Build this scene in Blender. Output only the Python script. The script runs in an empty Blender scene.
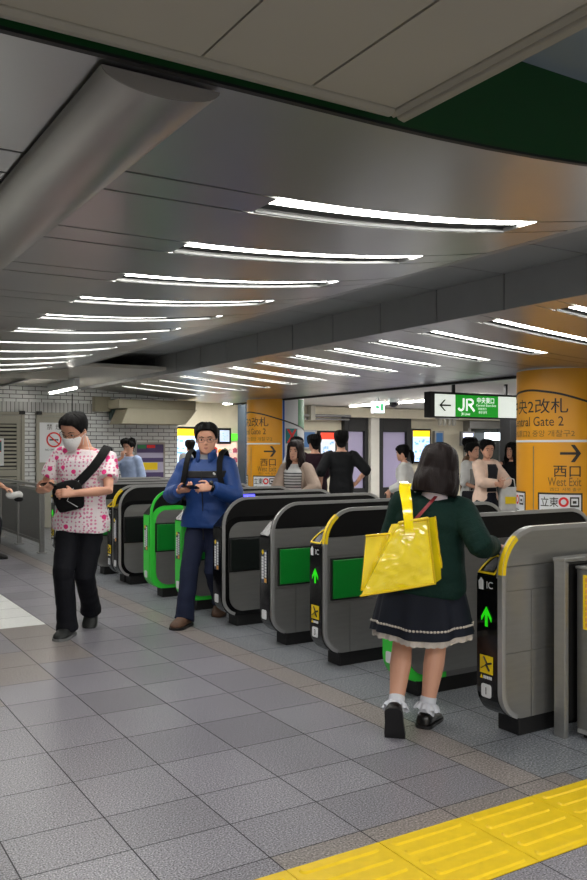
import bpy, bmesh, math, random
from mathutils import Vector, Matrix, noise
from math import sin, cos, pi, radians as R
SC = bpy.context.scene
COL = SC.collection
V = Vector
random.seed(7)

# ------------------------------------------------------------------ materials
def lin(c):
    if isinstance(c, str):
        c = [int(c[i:i+2], 16)/255 for i in (0, 2, 4)]
    return tuple(x/12.92 if x <= .04045 else ((x+.055)/1.055)**2.4 for x in c) + (1,)

MATS = {}
def mat(name, col, rough=.5, metal=0., var=0., vscale=8., bump=0., bscale=60., emit=0., stretch=None, spec=.5, alpha=1., coat=0.):
    if name in MATS: return MATS[name]
    if rough >= .75: spec = min(spec, .2)
    m = bpy.data.materials.new(name); m.use_nodes = True
    nt = m.node_tree; b = nt.nodes['Principled BSDF']; L = nt.links
    c = lin(col)
    b.inputs['Base Color'].default_value = c
    b.inputs['Roughness'].default_value = rough
    b.inputs['Metallic'].default_value = metal
    b.inputs['Specular IOR Level'].default_value = spec
    b.inputs['Coat Weight'].default_value = coat
    b.inputs['Alpha'].default_value = alpha
    if emit:
        b.inputs['Emission Color'].default_value = c
        b.inputs['Emission Strength'].default_value = emit
    if var or bump:
        tc = nt.nodes.new('ShaderNodeTexCoord'); mp = nt.nodes.new('ShaderNodeMapping')
        L.new(tc.outputs['Object'], mp.inputs['Vector'])
        if stretch: mp.inputs['Scale'].default_value = stretch
    if var:
        n = nt.nodes.new('ShaderNodeTexNoise'); n.inputs['Scale'].default_value = vscale; n.inputs['Detail'].default_value = 2
        L.new(mp.outputs['Vector'], n.inputs['Vector'])
        r = nt.nodes.new('ShaderNodeMapRange'); r.inputs['From Min'].default_value = .15; r.inputs['From Max'].default_value = .85
        r.inputs['To Min'].default_value = 1-var; r.inputs['To Max'].default_value = 1+var
        L.new(n.outputs['Fac'], r.inputs['Value'])
        mx = nt.nodes.new('ShaderNodeVectorMath'); mx.operation = 'SCALE'
        mx.inputs[0].default_value = c[:3]
        L.new(r.outputs['Result'], mx.inputs['Scale'])
        L.new(mx.outputs['Vector'], b.inputs['Base Color'])
    if bump:
        n2 = nt.nodes.new('ShaderNodeTexNoise'); n2.inputs['Scale'].default_value = bscale; n2.inputs['Detail'].default_value = 3
        L.new(mp.outputs['Vector'], n2.inputs['Vector'])
        bp = nt.nodes.new('ShaderNodeBump'); bp.inputs['Strength'].default_value = bump; bp.inputs['Distance'].default_value = .01
        L.new(n2.outputs['Fac'], bp.inputs['Height']); L.new(bp.outputs['Normal'], b.inputs['Normal'])
    MATS[name] = m
    return m

def node_mat(name, rough=.5, metal=0.):
    m = bpy.data.materials.new(name); m.use_nodes = True
    nt = m.node_tree; b = nt.nodes['Principled BSDF']
    b.inputs['Roughness'].default_value = rough; b.inputs['Metallic'].default_value = metal
    MATS[name] = m
    return m, nt, b

def ramp(nt, fac, stops, interp='LINEAR'):
    r = nt.nodes.new('ShaderNodeValToRGB'); r.color_ramp.interpolation = interp
    e = r.color_ramp.elements
    while len(e) < len(stops): e.new(.5)
    for el, (p, c) in zip(e, stops): el.position = p; el.color = lin(c)
    nt.links.new(fac, r.inputs['Fac'])
    return r.outputs['Color']

def granite(name, stops, scale=170, rough=.28):
    m, nt, b = node_mat(name, rough)
    L = nt.links
    tc = nt.nodes.new('ShaderNodeTexCoord')
    n = nt.nodes.new('ShaderNodeTexNoise'); n.inputs['Scale'].default_value = scale; n.inputs['Detail'].default_value = 3
    L.new(tc.outputs['Object'], n.inputs['Vector'])
    col = ramp(nt, n.outputs['Fac'], stops)
    at = nt.nodes.new('ShaderNodeAttribute'); at.attribute_name = 'tint'
    n3 = nt.nodes.new('ShaderNodeTexNoise'); n3.inputs['Scale'].default_value = 2.2; n3.inputs['Detail'].default_value = 1
    L.new(tc.outputs['Object'], n3.inputs['Vector'])
    mr = nt.nodes.new('ShaderNodeMapRange'); mr.inputs['From Min'].default_value = .2; mr.inputs['From Max'].default_value = .8
    mr.inputs['To Min'].default_value = .965; mr.inputs['To Max'].default_value = 1.035
    L.new(n3.outputs['Fac'], mr.inputs['Value'])
    mul = nt.nodes.new('ShaderNodeMath'); mul.operation = 'MULTIPLY'
    L.new(at.outputs['Fac'], mul.inputs[0]); L.new(mr.outputs['Result'], mul.inputs[1])
    mx = nt.nodes.new('ShaderNodeVectorMath'); mx.operation = 'SCALE'
    L.new(col, mx.inputs[0]); L.new(mul.outputs[0], mx.inputs['Scale'])
    L.new(mx.outputs['Vector'], b.inputs['Base Color'])
    return m

# ------------------------------------------------------------------ mesh helpers
def box(bm, lo, hi):
    x0, y0, z0 = lo; x1, y1, z1 = hi
    v = [bm.verts.new(p) for p in ((x0,y0,z0),(x1,y0,z0),(x1,y1,z0),(x0,y1,z0),(x0,y0,z1),(x1,y0,z1),(x1,y1,z1),(x0,y1,z1))]
    for f in ((0,3,2,1),(4,5,6,7),(0,1,5,4),(1,2,6,5),(2,3,7,6),(3,0,4,7)): bm.faces.new([v[i] for i in f])
    return v

def quad(bm, *p):
    return bm.faces.new([bm.verts.new(q) for q in p])

def prism(bm, poly, a, b, axis='y'):
    """poly: 2D points; axis y -> (x,z) extruded along y from a to b; x -> (y,z); z -> (x,y)."""
    def P(u, w, t):
        return (u, t, w) if axis == 'y' else (t, u, w) if axis == 'x' else (u, w, t)
    A = [bm.verts.new(P(u, w, a)) for u, w in poly]; B = [bm.verts.new(P(u, w, b)) for u, w in poly]
    n = len(poly)
    bm.faces.new(A); bm.faces.new(list(reversed(B)))
    for i in range(n):
        j = (i+1) % n
        bm.faces.new((A[j], A[i], B[i], B[j]))

def strip(bm, outer, inner, a, b):
    """closed solid between two open XZ polylines, extruded along y."""
    prs = list(zip(outer, inner))
    R_ = []
    for o, i in prs:
        R_.append([bm.verts.new((o[0], a, o[1])), bm.verts.new((o[0], b, o[1])), bm.verts.new((i[0], b, i[1])), bm.verts.new((i[0], a, i[1]))])
    for p, q in zip(R_, R_[1:]):
        for k in range(4):
            bm.faces.new((p[k], p[(k+1) % 4], q[(k+1) % 4], q[k]))
    bm.faces.new(R_[0]); bm.faces.new(list(reversed(R_[-1])))

def frames(pts):
    pts = [V(p) for p in pts]; T = []
    for i in range(len(pts)):
        t = pts[min(i+1, len(pts)-1)] - pts[max(i-1, 0)]
        T.append(t.normalized() if t.length > 1e-9 else V((0,0,1)))
    up = V((0,0,1)) if abs(T[0].z) < .9 else V((1,0,0))
    n = T[0].cross(up).normalized(); F = []
    for t in T:
        n = (n - t*n.dot(t))
        n = n.normalized() if n.length > 1e-6 else t.orthogonal().normalized()
        F.append((n, t.cross(n)))
    return pts, T, F

def loft(bm, rings, cap=True, closed=True):
    RR = [[bm.verts.new(p) for p in r] for r in rings]
    n = len(RR[0])
    for a, b in zip(RR, RR[1:]):
        for k in range(n if closed else n-1):
            bm.faces.new((a[k], a[(k+1) % n], b[(k+1) % n], b[k]))
    if cap:
        bm.faces.new(list(reversed(RR[0]))); bm.faces.new(RR[-1])
    return RR

def tube(bm, pts, rad, seg=10, round_caps=True, flat=1.):
    pts, T, F = frames(pts)
    if not isinstance(rad, (list, tuple)): rad = [rad]*len(pts)
    rings = []
    def ring(c, n, b, r): return [c + n*(r*cos(2*pi*k/seg)) + b*(r*flat*sin(2*pi*k/seg)) for k in range(seg)]
    if round_caps:
        n, b = F[0]; r = rad[0]
        rings += [ring(pts[0]-T[0]*r*.9, n, b, r*.42), ring(pts[0]-T[0]*r*.55, n, b, r*.83)]
    for p, (n, b), r in zip(pts, F, rad): rings.append(ring(p, n, b, r))
    if round_caps:
        n, b = F[-1]; r = rad[-1]
        rings += [ring(pts[-1]+T[-1]*r*.55, n, b, r*.83), ring(pts[-1]+T[-1]*r*.9, n, b, r*.42)]
    loft(bm, rings)

def ell(c, ax, ay, rx, ry, n=24, p=2.4):
    out = []
    for k in range(n):
        a = 2*pi*k/n; ca, sa = cos(a), sin(a)
        out.append(c + ax*(rx*math.copysign(abs(ca)**(2/p), ca)) + ay*(ry*math.copysign(abs(sa)**(2/p), sa)))
    return out

def blob(bm, c, ax, ay, az, seg=12, rin=8):
    """ellipsoid with half-axis vectors."""
    rings = []
    for i in range(1, rin):
        th = pi*i/rin
        rings.append([V(c) - V(az)*cos(th) + (V(ax)*cos(2*pi*k/seg) + V(ay)*sin(2*pi*k/seg))*sin(th) for k in range(seg)])
    loft(bm, rings)

def ribbon(bm, pts, normals, w, th=.004):
    """flat strap: centre points, outward normals, width, thickness."""
    pts = [V(p) for p in pts]; rings = []
    for i, p in enumerate(pts):
        t = (pts[min(i+1, len(pts)-1)] - pts[max(i-1, 0)]).normalized()
        n = V(normals[i]); n = (n - t*n.dot(t)).normalized(); s = t.cross(n)
        rings.append([p - s*w/2 - n*th/2, p + s*w/2 - n*th/2, p + s*w/2 + n*th/2, p - s*w/2 + n*th/2])
    loft(bm, rings)

def rpoly(pts, n=7):
    """pts: (x,z,r) corners in order -> rounded polygon."""
    out = []; N = len(pts)
    for i in range(N):
        p = V(pts[i][:2]); r = pts[i][2] if len(pts[i]) > 2 else 0
        a = V(pts[i-1][:2]) - p; b = V(pts[(i+1) % N][:2]) - p
        if r <= 0: out.append(tuple(p)); continue
        a.normalize(); b.normalize()
        ang = a.angle(b); d = r/math.tan(ang/2); c = p + (a+b).normalized()*(r/sin(ang/2))
        s = p + a*d - c; e = p + b*d - c
        a0 = math.atan2(s.y, s.x); a1 = math.atan2(e.y, e.x); da = (a1-a0+pi) % (2*pi) - pi
        for k in range(n+1):
            t = a0 + da*k/n; out.append((c.x + r*cos(t), c.y + r*sin(t)))
    return out

def clip_z(poly, z0, above=True):
    out = []; n = len(poly)
    ins = lambda p: (p[1] >= z0) == above
    for i in range(n):
        p, q = poly[i], poly[(i+1) % n]
        if ins(p): out.append(p)
        if ins(p) != ins(q):
            t = (z0-p[1])/(q[1]-p[1]); out.append((p[0]+(q[0]-p[0])*t, z0))
    return out

def obj(name, bm, m, parent=None, smooth=False, bevel=0., remesh=0., smit=3, subs=0, loc=None):
    me = bpy.data.meshes.new(name)
    bmesh.ops.recalc_face_normals(bm, faces=bm.faces)
    bm.to_mesh(me); bm.free()
    o = bpy.data.objects.new(name, me); COL.objects.link(o)
    for k in (m if isinstance(m, (list, tuple)) else [m]): me.materials.append(k)
    if remesh:
        r = o.modifiers.new('r', 'REMESH'); r.mode = 'VOXEL'; r.voxel_size = remesh; r.use_smooth_shade = True
        s = o.modifiers.new('s', 'SMOOTH'); s.factor = .5; s.iterations = smit
        smooth = True
    if subs:
        s = o.modifiers.new('s', 'SUBSURF'); s.levels = subs; s.render_levels = subs; smooth = True
    if bevel:
        b = o.modifiers.new('b', 'BEVEL'); b.width = bevel; b.segments = 2; b.limit_method = 'ANGLE'; b.angle_limit = R(40)
    if smooth:
        for p in me.polygons: p.use_smooth = True
        if not remesh and not subs: me.set_sharp_from_angle(angle=R(38))
    if parent: o.parent = parent
    if loc: o.location = loc
    return o

def BM(): return bmesh.new()

def tag(o, label, cat, group=None, kind=None):
    o['label'] = label; o['category'] = cat
    if group: o['group'] = group
    if kind: o['kind'] = kind
    return o

def thing(name, label, cat, loc=(0,0,0), rz=0., group=None):
    o = bpy.data.objects.new(name, None); COL.objects.link(o)
    o.location = loc; o.rotation_euler = (0, 0, rz)
    return tag(o, label, cat, group)

def struct(name, bm, m, **k):
    o = obj(name, bm, m, **k)
    if o.parent is None: o['kind'] = 'structure'
    return o

def copy_tree(o, parent=None):
    c = o.copy(); COL.objects.link(c); c.parent = parent
    for ch in list(o.children): copy_tree(ch, c)
    return c

def text_bm(s, size, align='CENTER', offset=0., spacing=1.):
    """flat text geometry in XY (x along, y up), faces facing +z."""
    c = bpy.data.curves.new('t', 'FONT'); c.body = s; c.size = size; c.align_x = align; c.offset = offset*size; c.space_character = spacing
    c.resolution_u = 3
    o = bpy.data.objects.new('t', c); COL.objects.link(o)
    dg = bpy.context.evaluated_depsgraph_get(); dg.update()
    me = bpy.data.meshes.new_from_object(o.evaluated_get(dg))
    bm = BM(); bm.from_mesh(me)
    bpy.data.objects.remove(o); bpy.data.curves.remove(c); bpy.data.meshes.remove(me)
    return bm

def map_bm(bm, fn):
    for v in bm.verts: v.co = V(fn(v.co))
    return bm

def text_plane(name, s, size, org, ux, uy, m, parent, align='CENTER', offset=.0, spacing=1., width=None):
    bm = text_bm(s, size, align, offset, spacing)
    k = 1.
    if width:
        xs = [v.co.x for v in bm.verts]; k = width/(max(xs)-min(xs))
    org, ux, uy = V(org), V(ux), V(uy)
    map_bm(bm, lambda c: org + ux*(c.x*k) + uy*c.y)
    return obj(name, bm, m, parent)

# ------------------------------------------------------------------ camera
cam = bpy.data.cameras.new('camera'); co = bpy.data.objects.new('camera', cam); COL.objects.link(co)
YAW = math.atan2(.520, .854)
co.location = (0, 0, 1.45); co.rotation_euler = (pi/2, 0, -YAW)
cam.sensor_fit = 'AUTO'; cam.sensor_width = 36; cam.lens = 845/880*36; cam.shift_y = 8/880; cam.clip_start = .05; cam.clip_end = 200
SC.camera = co
SC.view_settings.view_transform = 'Standard'; SC.view_settings.look = 'None'; SC.view_settings.gamma = 1; SC.view_settings.use_curve_mapping = False
SC.view_settings.exposure = 0.7
# ------------------------------------------------------------------ palette
M_metal = mat('ceiling_metal', (.72,.725,.72), .30, .92, var=.06, vscale=3.0, stretch=(1,.25,1))
M_metal2 = mat('duct_metal', (.66,.65,.63), .30, .9, var=.03, vscale=5, stretch=(6,.3,6))
M_dark = mat('recess_black', (.05,.05,.05), .6)
M_soffit = mat('bulkhead_panel', (.60,.61,.61), .42, .1, var=.05, vscale=4)
M_cream = mat('cream_ceiling', (.58,.57,.52), .55, var=.04, vscale=3)
M_creamtrim = mat('cream_trim', (.50,.49,.44), .4, var=.05)
M_greenf = mat('green_fascia', (.0,.22,.06), .45, var=.06)
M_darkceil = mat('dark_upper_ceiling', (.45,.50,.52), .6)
M_plaster = mat('plaster', (.80,.79,.75), .7, var=.04)
M_wallcream = mat('concourse_wall', (.80,.77,.68), .6, var=.05)
M_lens = mat('lamp_lens', (1.,.99,.965), .4, emit=12.)
M_tube = mat('fluorescent_tube', (1.,.98,.94), .4, emit=22.)
M_black = mat('black_gloss', (.035,.035,.04), .18)
M_blackm = mat('black_matte', (.04,.04,.042), .55)
M_hood = mat('hood_smoked_black', (.018,.018,.02), .42, spec=.35)
M_steel = mat('brushed_steel', (.66,.66,.65), .33, .82, var=.07, vscale=9, stretch=(.6,.6,5))
M_steel_d = mat('brushed_steel_dark', (.56,.56,.555), .33, .82, var=.07, vscale=9, stretch=(.6,.6,5))
M_silver = mat('silver_edge', (.70,.70,.70), .32, .6)
M_flap = mat('flap_green', (.0,.47,.14), .35, var=.05)
M_flapdark = mat('flap_dark', (.07,.09,.085), .25)
M_gate_green = mat('gate_green', (.22,.80,.25), .35, var=.04)
M_yellow = mat('label_yellow', (.93,.80,.08), .45)
M_white = mat('label_white', (.86,.87,.88), .5)
M_arrow = mat('arrow_green', (.15,.85,.08), .4, emit=.3)
M_rubber = mat('plinth_black', (.05,.05,.055), .5, var=.1)
M_pillar_y = mat('pillar_yellow', (.88,.61,.10), .38, var=.03, vscale=2)
M_pillar_w = mat('pillar_white', (.80,.81,.81), .45)
M_ink = mat('sign_ink', (.16,.14,.11), .5)
M_brown = mat('sign_brown', (.50,.37,.14), .5)
M_red = mat('sign_red', (.85,.13,.12), .5)
M_blue = mat('sign_blue', (.12,.33,.66), .5)
M_tealsign = mat('sign_teal', (.08,.45,.45), .5)
M_green2 = mat('pillar_green', (.20,.50,.30), .5)
M_tact = mat('tactile_yellow', (.90,.76,.03), .5, var=.10, vscale=14, bump=.08, bscale=150)
M_grout = mat('grout', (.25,.25,.26), .8)
M_beige = mat('door_beige', (.62,.61,.56), .45, var=.04)
M_boxbeige = mat('soffit_beige', (.60,.58,.50), .55, var=.05)

# ------------------------------------------------------------------ floor
G_gray = granite('granite_grey', [(.35,'323138'),(.44,'77757d'),(.56,'8b8991'),(.67,'bab8bf')], 150, .30)
G_brown = granite('granite_brown', [(.34,'453f3d'),(.44,'7f7875'),(.57,'938b87'),(.68,'bdb6b2')], 120, .30)
G_blue = granite('granite_bluish', [(.35,'35393e'),(.44,'6e7278'),(.56,'82868c'),(.67,'b8bbbf')], 110, .33)
G_white = granite('stone_white', [(.30,'dcdedc'),(.5,'e8eae8'),(.7,'efefed')], 60, .31)
def floor_tiles():
    bm = BM(); lay = bm.faces.layers.float.new('tint')
    me = None
    g = .0026
    def tile(x0, x1, y0, y1, mi, t):
        f = quad(bm, (x0+g,y0+g,0), (x1-g,y0+g,0), (x1-g,y1-g,0), (x0+g,y1-g,0)); f.material_index = mi; f[lay] = t
    rnd = random.Random(3)
    xs = [2.67-.395*k for k in range(20, -1, -1)]
    ys = [-5.0+.42*k for k in range(17)] + [2.08]
    ys = [y for y in ys if y < 1.9] + [2.08]
    up = [2.60, 2.91, 3.22, 3.63, 4.05, 4.475] + [4.475+.42*k for k in range(1, 27)]
    for x0, x1 in zip(xs, xs[1:]):
        for y0, y1 in zip(ys, ys[1:]): tile(x0, x1, y0, y1, 0, rnd.uniform(.92, 1.08))
        for y0, y1 in zip(up, up[1:]):
            mi, t = 0, rnd.choice([.84,.94,1.,1.05,1.1])
            xm, ym = (x0+x1)/2, (y0+y1)/2
            if xm < 1.9 and ym > 7.0: mi, t = 3, rnd.uniform(.97, 1.03)
            elif 1.48 < xm < 1.9 and 5.9 < ym < 7.0: mi, t = 1, 1.0
            elif 1.08 < xm < 1.5 and 5.2 < ym < 6.1: mi, t = 1, .95
            elif xm < 1.1 and 4.9 < ym < 6.1 and rnd.random() < .35: mi, t = 1, .9
            tile(x0, x1, y0, y1, mi, t)
        tile(x0, x1, 2.49, 2.60, 1 if x0 > 1.4 else 0, rnd.uniform(.85, 1.))     # border row above the tactile strip
    yb = [2.49, 2.60, 3.0]+[3.0+.45*k for k in range(1, 29)]
    for y0, y1 in zip(yb, yb[1:]): tile(2.67, 2.865, y0, y1, 1, rnd.uniform(.95, 1.1))
    tile(2.865, 3.0, 2.49, 2.60, 1, .85)
    tile(3.0, 7.7, 2.49, 2.60, 2, .95)
    for i in range(13):
        for j in range(31):
            x0 = 2.865+.4*i; y0 = 2.60+.45*j
            tile(x0, x0+.4, y0, y0+.45, 2, rnd.uniform(.96, 1.04))
    for i in range(13):
        for j in range(17):
            x0 = 2.67+.395*i; y0 = -5.0+.4165*j
            tile(x0, x0+.395, y0, y0+.4165, 0, rnd.uniform(.92, 1.05))
    for i in range(22):
        for j in range(24):
            x0 = 8.065+.6*i; y0 = 2.6+.6*j
            tile(x0, x0+.6, y0, y0+.6, 0, rnd.uniform(.95, 1.1))
    b = quad(bm, (-5.3,-5.3,-.0015), (21.5,-5.3,-.0015), (21.5,17.5,-.0015), (-5.3,17.5,-.0015)); b.material_index = 4
    struct('floor', bm, [G_gray, G_brown, G_blue, G_white, M_grout])
floor_tiles()

bm = BM()
xs = [2.67+.395*k for k in range(-12, 10)]
for x0 in xs:
    box(bm, (x0+.002, 2.082, -.001), (x0+.393, 2.488, .003))
    for k in range(5):
        y = 2.122+.0815*k
        poly = rpoly([(x0+.03, y-.021, .02), (x0+.365, y-.021, .02), (x0+.365, y+.021, .02), (x0+.03, y+.021, .02)], 4)
        top = rpoly([(x0+.038, y-.013, .012), (x0+.357, y-.013, .012), (x0+.357, y+.013, .012), (x0+.038, y+.013, .012)], 4)
        loft(bm, [[V((a, b, .003)) for a, b in poly], [V((a, b, .009)) for a, b in top]])
struct('floor_tactile_strip', bm, M_tact)

# ------------------------------------------------------------------ the gate hall's two metal ceilings
def z1(x):
    if x < 1.4: return 2.36
    if x <= 3.35: return 2.36 + .045*(x-1.4)**2
    if x <= 4.19:
        t = (x-3.35)/.84; return 2.531 + .259*(t*t*(3-2*t)*.55 + t*.45)
    return 2.79
def z2(x): return 2.33 + .19*(max(0, 7.7-x)/2.93)**1.4
def slab_strip(bm, f, x0, x1, y0, y1, n, th=.02):
    rings = []
    for i in range(n+1):
        x = x0+(x1-x0)*i/n; z = f(x)
        rings.append([V((x, y0, z)), V((x, y1, z)), V((x, y1, z+th)), V((x, y0, z+th))])
    loft(bm, rings)
P_, YN, YF = .785, 2.66, 2.88
def slots(k0, k1): return [(YN+P_*k, YF+P_*k) for k in range(k0, k1)]
def metal_ceiling(name, f, xa, xb, lx0, lx1, sl, ya, yb, n):
    bm = BM(); e = .008
    cuts = [ya]+[c for s in sl for c in s]+[yb]
    for i in range(0, len(cuts), 2):
        slab_strip(bm, f, xa, xb, cuts[i]+e, cuts[i+1]-e, n)
    for s in sl:
        slab_strip(bm, f, xa, lx0, s[0]+e, s[1]-e, max(3, n//3)); slab_strip(bm, f, lx1, xb, s[0]+e, s[1]-e, max(3, n//3))
    struct(name, bm, M_metal, smooth=True)
    bm = BM()
    slab_strip(bm, lambda x: f(x)+.10, xa, xb, ya, yb, n, .01)
    struct(name+'_backing', bm, M_dark)
SL1 = slots(0, 11); SL2 = slots(-1, 15)
metal_ceiling('ceiling', z1, -5.2, 3.345, 1.56, 2.90, SL1, 1.908, 11.35, 40)
metal_ceiling('ceiling_inner', z2, 4.80, 7.68, 5.02, 6.47, SL2, 1.2, 14.95, 26)

def strip_light(name, label, f, x0, x1, y0, group, n=16):
    t = thing(name, label, 'light', (x0, y0, f(x0)), 0, group)
    g = lambda x: f(x+x0)-f(x0)
    L = x1-x0
    bm = BM()
    rings = []
    for i in range(n+1):
        x = .012+(L-.024)*i/n; z = g(x)+.018
        rings.append([V((x, .008, z)), V((x, .135, z)), V((x, .135, z+.012)), V((x, .008, z+.012))])
    loft(bm, rings); obj('lens', bm, M_lens, t)
    bm = BM(); rings = []; rings2 = []
    for i in range(n+1):
        x = .008+(L-.016)*i/n; z = g(x)
        rings.append([V((x, .137, z+.022)), V((x, .206, z+.018)), V((x, .206, z+.027)), V((x, .137, z+.030))])
        rings2.append([V((x, .198, z-.002)), V((x, .213, z-.002)), V((x, .213, z+.004)), V((x, .198, z+.004))])
    loft(bm, rings); obj('channel', bm, M_dark, t)
    bm = BM(); loft(bm, rings2); obj('rim', bm, mat('lamp_rim', (.55,.56,.56), .7, spec=.1), t)
    return t
def light_row(f, x0, x1, sl, where, group, special):
    proto = None
    n = len(sl)
    for i, (a, b) in enumerate(sl):
        lab = special(i, n)
        if proto is None:
            proto = t = strip_light('ceiling_light', lab, f, x0, x1, a, group)
        else:
            t = copy_tree(proto); t.location = (x0, a, f(x0)); t['label'] = lab
ORD = ['first','second','third','fourth','fifth','sixth','seventh','eighth','ninth','tenth','eleventh','twelfth','thirteenth','fourteenth','fifteenth','sixteenth']
def sp1(i, n):
    if i == 0: return 'biggest white strip light in the metal ceiling, next to the green fascia'
    if i == n-1: return 'smallest white strip light of the front metal ceiling, nearest the brick wall'
    return f'white strip light in the front metal ceiling, {ORD[i]} counted from the green fascia'
def sp2(i, n):
    if i == n-1: return 'white strip light beyond the dark bulkhead, farthest from the camera, near the brick wall'
    return f'white strip light in the ceiling beyond the dark bulkhead, {ORD[i]} counted from the fascia end'
light_row(z1, 1.56, 2.90, SL1, 'front', 'strip lights in the front metal ceiling', sp1)
light_row(z2, 5.02, 6.47, SL2, 'inner', 'strip lights in the ceiling beyond the bulkhead', sp2)

# soffit that turns up from the front ceiling to the bulkhead, in panels
bm = BM()
for k in range(-4, 17):
    y0 = 3.92-.785+.785*k-.785*0; y0 = 3.93+.785*(k-1); y1 = y0+.785
    if y1 < 1.0 or y0 > 15.2: continue
    slab_strip(bm, z1, 3.35, 4.77, y0+.007, y1-.007, 16, .02)
struct('ceiling_soffit', bm, M_soffit, smooth=True)
bm = BM()
for k in range(-4, 17):
    y0 = 3.93+.785*(k-1); y1 = y0+.785
    if y1 < 1.0 or y0 > 15.2: continue
    box(bm, (4.77, y0+.008, 2.515), (4.795, y1-.008, 2.79))
struct('beam_bulkhead', bm, M_soffit)
bm = BM(); box(bm, (4.796, .8, 2.53), (4.80, 15.35, 2.83)); struct('beam_backing', bm, M_dark)
bm = BM(); box(bm, (4.79, .8, 2.82), (4.84, 15.35, 2.95)); slab_strip(bm, lambda x: z1(x)+.06, 3.35, 4.80, .8, 15.35, 12, .01)
struct('ceiling_soffit_backing', bm, M_dark)
bm = BM(); box(bm, (7.68, 1.2, 2.30), (7.74, 14.95, 2.36)); struct('trim_1', bm, M_blackm)
# front edge of the metal ceiling: thin black lip and green fascia
bm = BM()
slab_strip(bm, lambda x: z1(x)-.005, -5.2, 3.35, 1.888, 1.907, 40, .008); struct('trim_2', bm, M_blackm)
bm = BM()
top, bot = [], []
for i in range(60):
    x = -5.2+11.2*i/59; z = z1(min(x, 3.35)) if x < 4.0 else z1(min(x, 4.7))
    bot.append((x, z+.003)); top.append((x, 2.66))
prism(bm, bot + [(6.0, 2.9), (6.0, 3.0), (-5.2, 3.0)], 1.888, 1.907)
struct('wall_fascia', bm, M_greenf)
# cream ceiling over the camera, its moulded edge, and the darker recess beside it
bm = BM()
for x0, x1 in ((-5.2,-1.02), (-1.013,-.093), (-.087,.827), (.833,1.128), (1.136,1.395)):
    box(bm, (x0, -5.2, 2.35), (x1, 1.77, 2.40))
struct('ceiling_cream', bm, M_cream)
bm = BM()
prism(bm, [(1.395,2.345),(1.41,2.335),(1.418,2.345),(1.425,2.335),(1.445,2.33),(1.46,2.345),(1.46,2.66),(1.395,2.66)], -5.2, 1.80)
prism(bm, [(1.77,2.345),(1.782,2.335),(1.80,2.335),(1.80,2.40),(1.77,2.40)], -5.2, 1.395, 'x')
struct('trim_3', bm, M_creamtrim, bevel=.003)
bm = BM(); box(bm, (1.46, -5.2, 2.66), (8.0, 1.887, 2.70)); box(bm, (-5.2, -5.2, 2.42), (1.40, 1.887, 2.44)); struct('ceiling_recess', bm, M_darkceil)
# plaster ceilings beyond
bm = BM(); box(bm, (-5.2, 11.36, 2.57), (4.79, 15.4, 2.62)); box(bm, (-5.2, 11.36, 2.37), (3.35, 11.39, 2.60)); struct('ceiling_plaster', bm, M_plaster)
bm = BM(); box(bm, (7.74, .9, 2.46), (21.5, 17.2, 2.52)); struct('ceiling_concourse', bm, M_plaster)

# ------------------------------------------------------------------ walls
m, nt, b = node_mat('glazed_brick', .3)
L = nt.links
tc = nt.nodes.new('ShaderNodeTexCoord'); sx = nt.nodes.new('ShaderNodeSeparateXYZ'); cb = nt.nodes.new('ShaderNodeCombineXYZ')
L.new(tc.outputs['Object'], sx.inputs[0])
L.new(sx.outputs['X'], cb.inputs['X']); L.new(sx.outputs['Z'], cb.inputs['Y'])
br = nt.nodes.new('ShaderNodeTexBrick'); br.inputs['Scale'].default_value = 1; br.inputs['Brick Width'].default_value = .225; br.inputs['Row Height'].default_value = .073
br.inputs['Mortar Size'].default_value = .006; br.inputs['Color1'].default_value = lin('dcdedd'); br.inputs['Color2'].default_value = lin('d0d3d3'); br.inputs['Mortar'].default_value = lin('4c4d4d')
L.new(cb.outputs[0], br.inputs['Vector']); L.new(br.outputs['Color'], b.inputs['Base Color'])
bp = nt.nodes.new('ShaderNodeBump'); bp.inputs['Strength'].default_value = .4; bp.inputs['Distance'].default_value = .004; bp.invert = True
L.new(br.outputs['Fac'], bp.inputs['Height']); L.new(bp.outputs['Normal'], b.inputs['Normal'])
M_brick = m
def soldier():
    m, nt, b = node_mat('soldier_brick', .3); L = nt.links
    tc = nt.nodes.new('ShaderNodeTexCoord'); sx = nt.nodes.new('ShaderNodeSeparateXYZ'); cb = nt.nodes.new('ShaderNodeCombineXYZ')
    L.new(tc.outputs['Object'], sx.inputs[0]); L.new(sx.outputs['Z'], cb.inputs['X']); L.new(sx.outputs['X'], cb.inputs['Y'])
    br = nt.nodes.new('ShaderNodeTexBrick'); br.inputs['Scale'].default_value = 1; br.inputs['Brick Width'].default_value = .19; br.inputs['Row Height'].default_value = .073; br.offset = 0
    br.inputs['Mortar Size'].default_value = .006; br.inputs['Color1'].default_value = lin('bfc0bf'); br.inputs['Color2'].default_value = lin('b4b6b5'); br.inputs['Mortar'].default_value = lin('4c4d4d')
    L.new(cb.outputs[0], br.inputs['Vector']); L.new(br.outputs['Color'], b.inputs['Base Color'])
    return m
M_sold = soldier()
bm = BM(); box(bm, (-5.2, 15.4, 0), (6.7, 15.55, 3.0)); struct('wall_brick', bm, M_brick)
bm = BM(); box(bm, (-5.2, 15.394, 2.085), (5.05, 15.4, 2.275)); struct('trim_4', bm, M_sold)
bm = BM(); box(bm, (4.60, 15.385, 0), (4.615, 15.4, 2.45)); struct('trim_5', bm, M_blackm)
bm = BM(); box(bm, (6.58, 15.55, 0), (6.7, 17.2, 3.0)); struct('wall_return', bm, M_wallcream)
bm = BM(); box(bm, (6.58, 17.2, 0), (21.5, 17.35, 3.0)); struct('wall_concourse', bm, M_wallcream)
bm = BM(); box(bm, (21.5, .9, 0), (21.65, 17.2, 3.0)); struct('wall_far', bm, M_wallcream)
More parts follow.
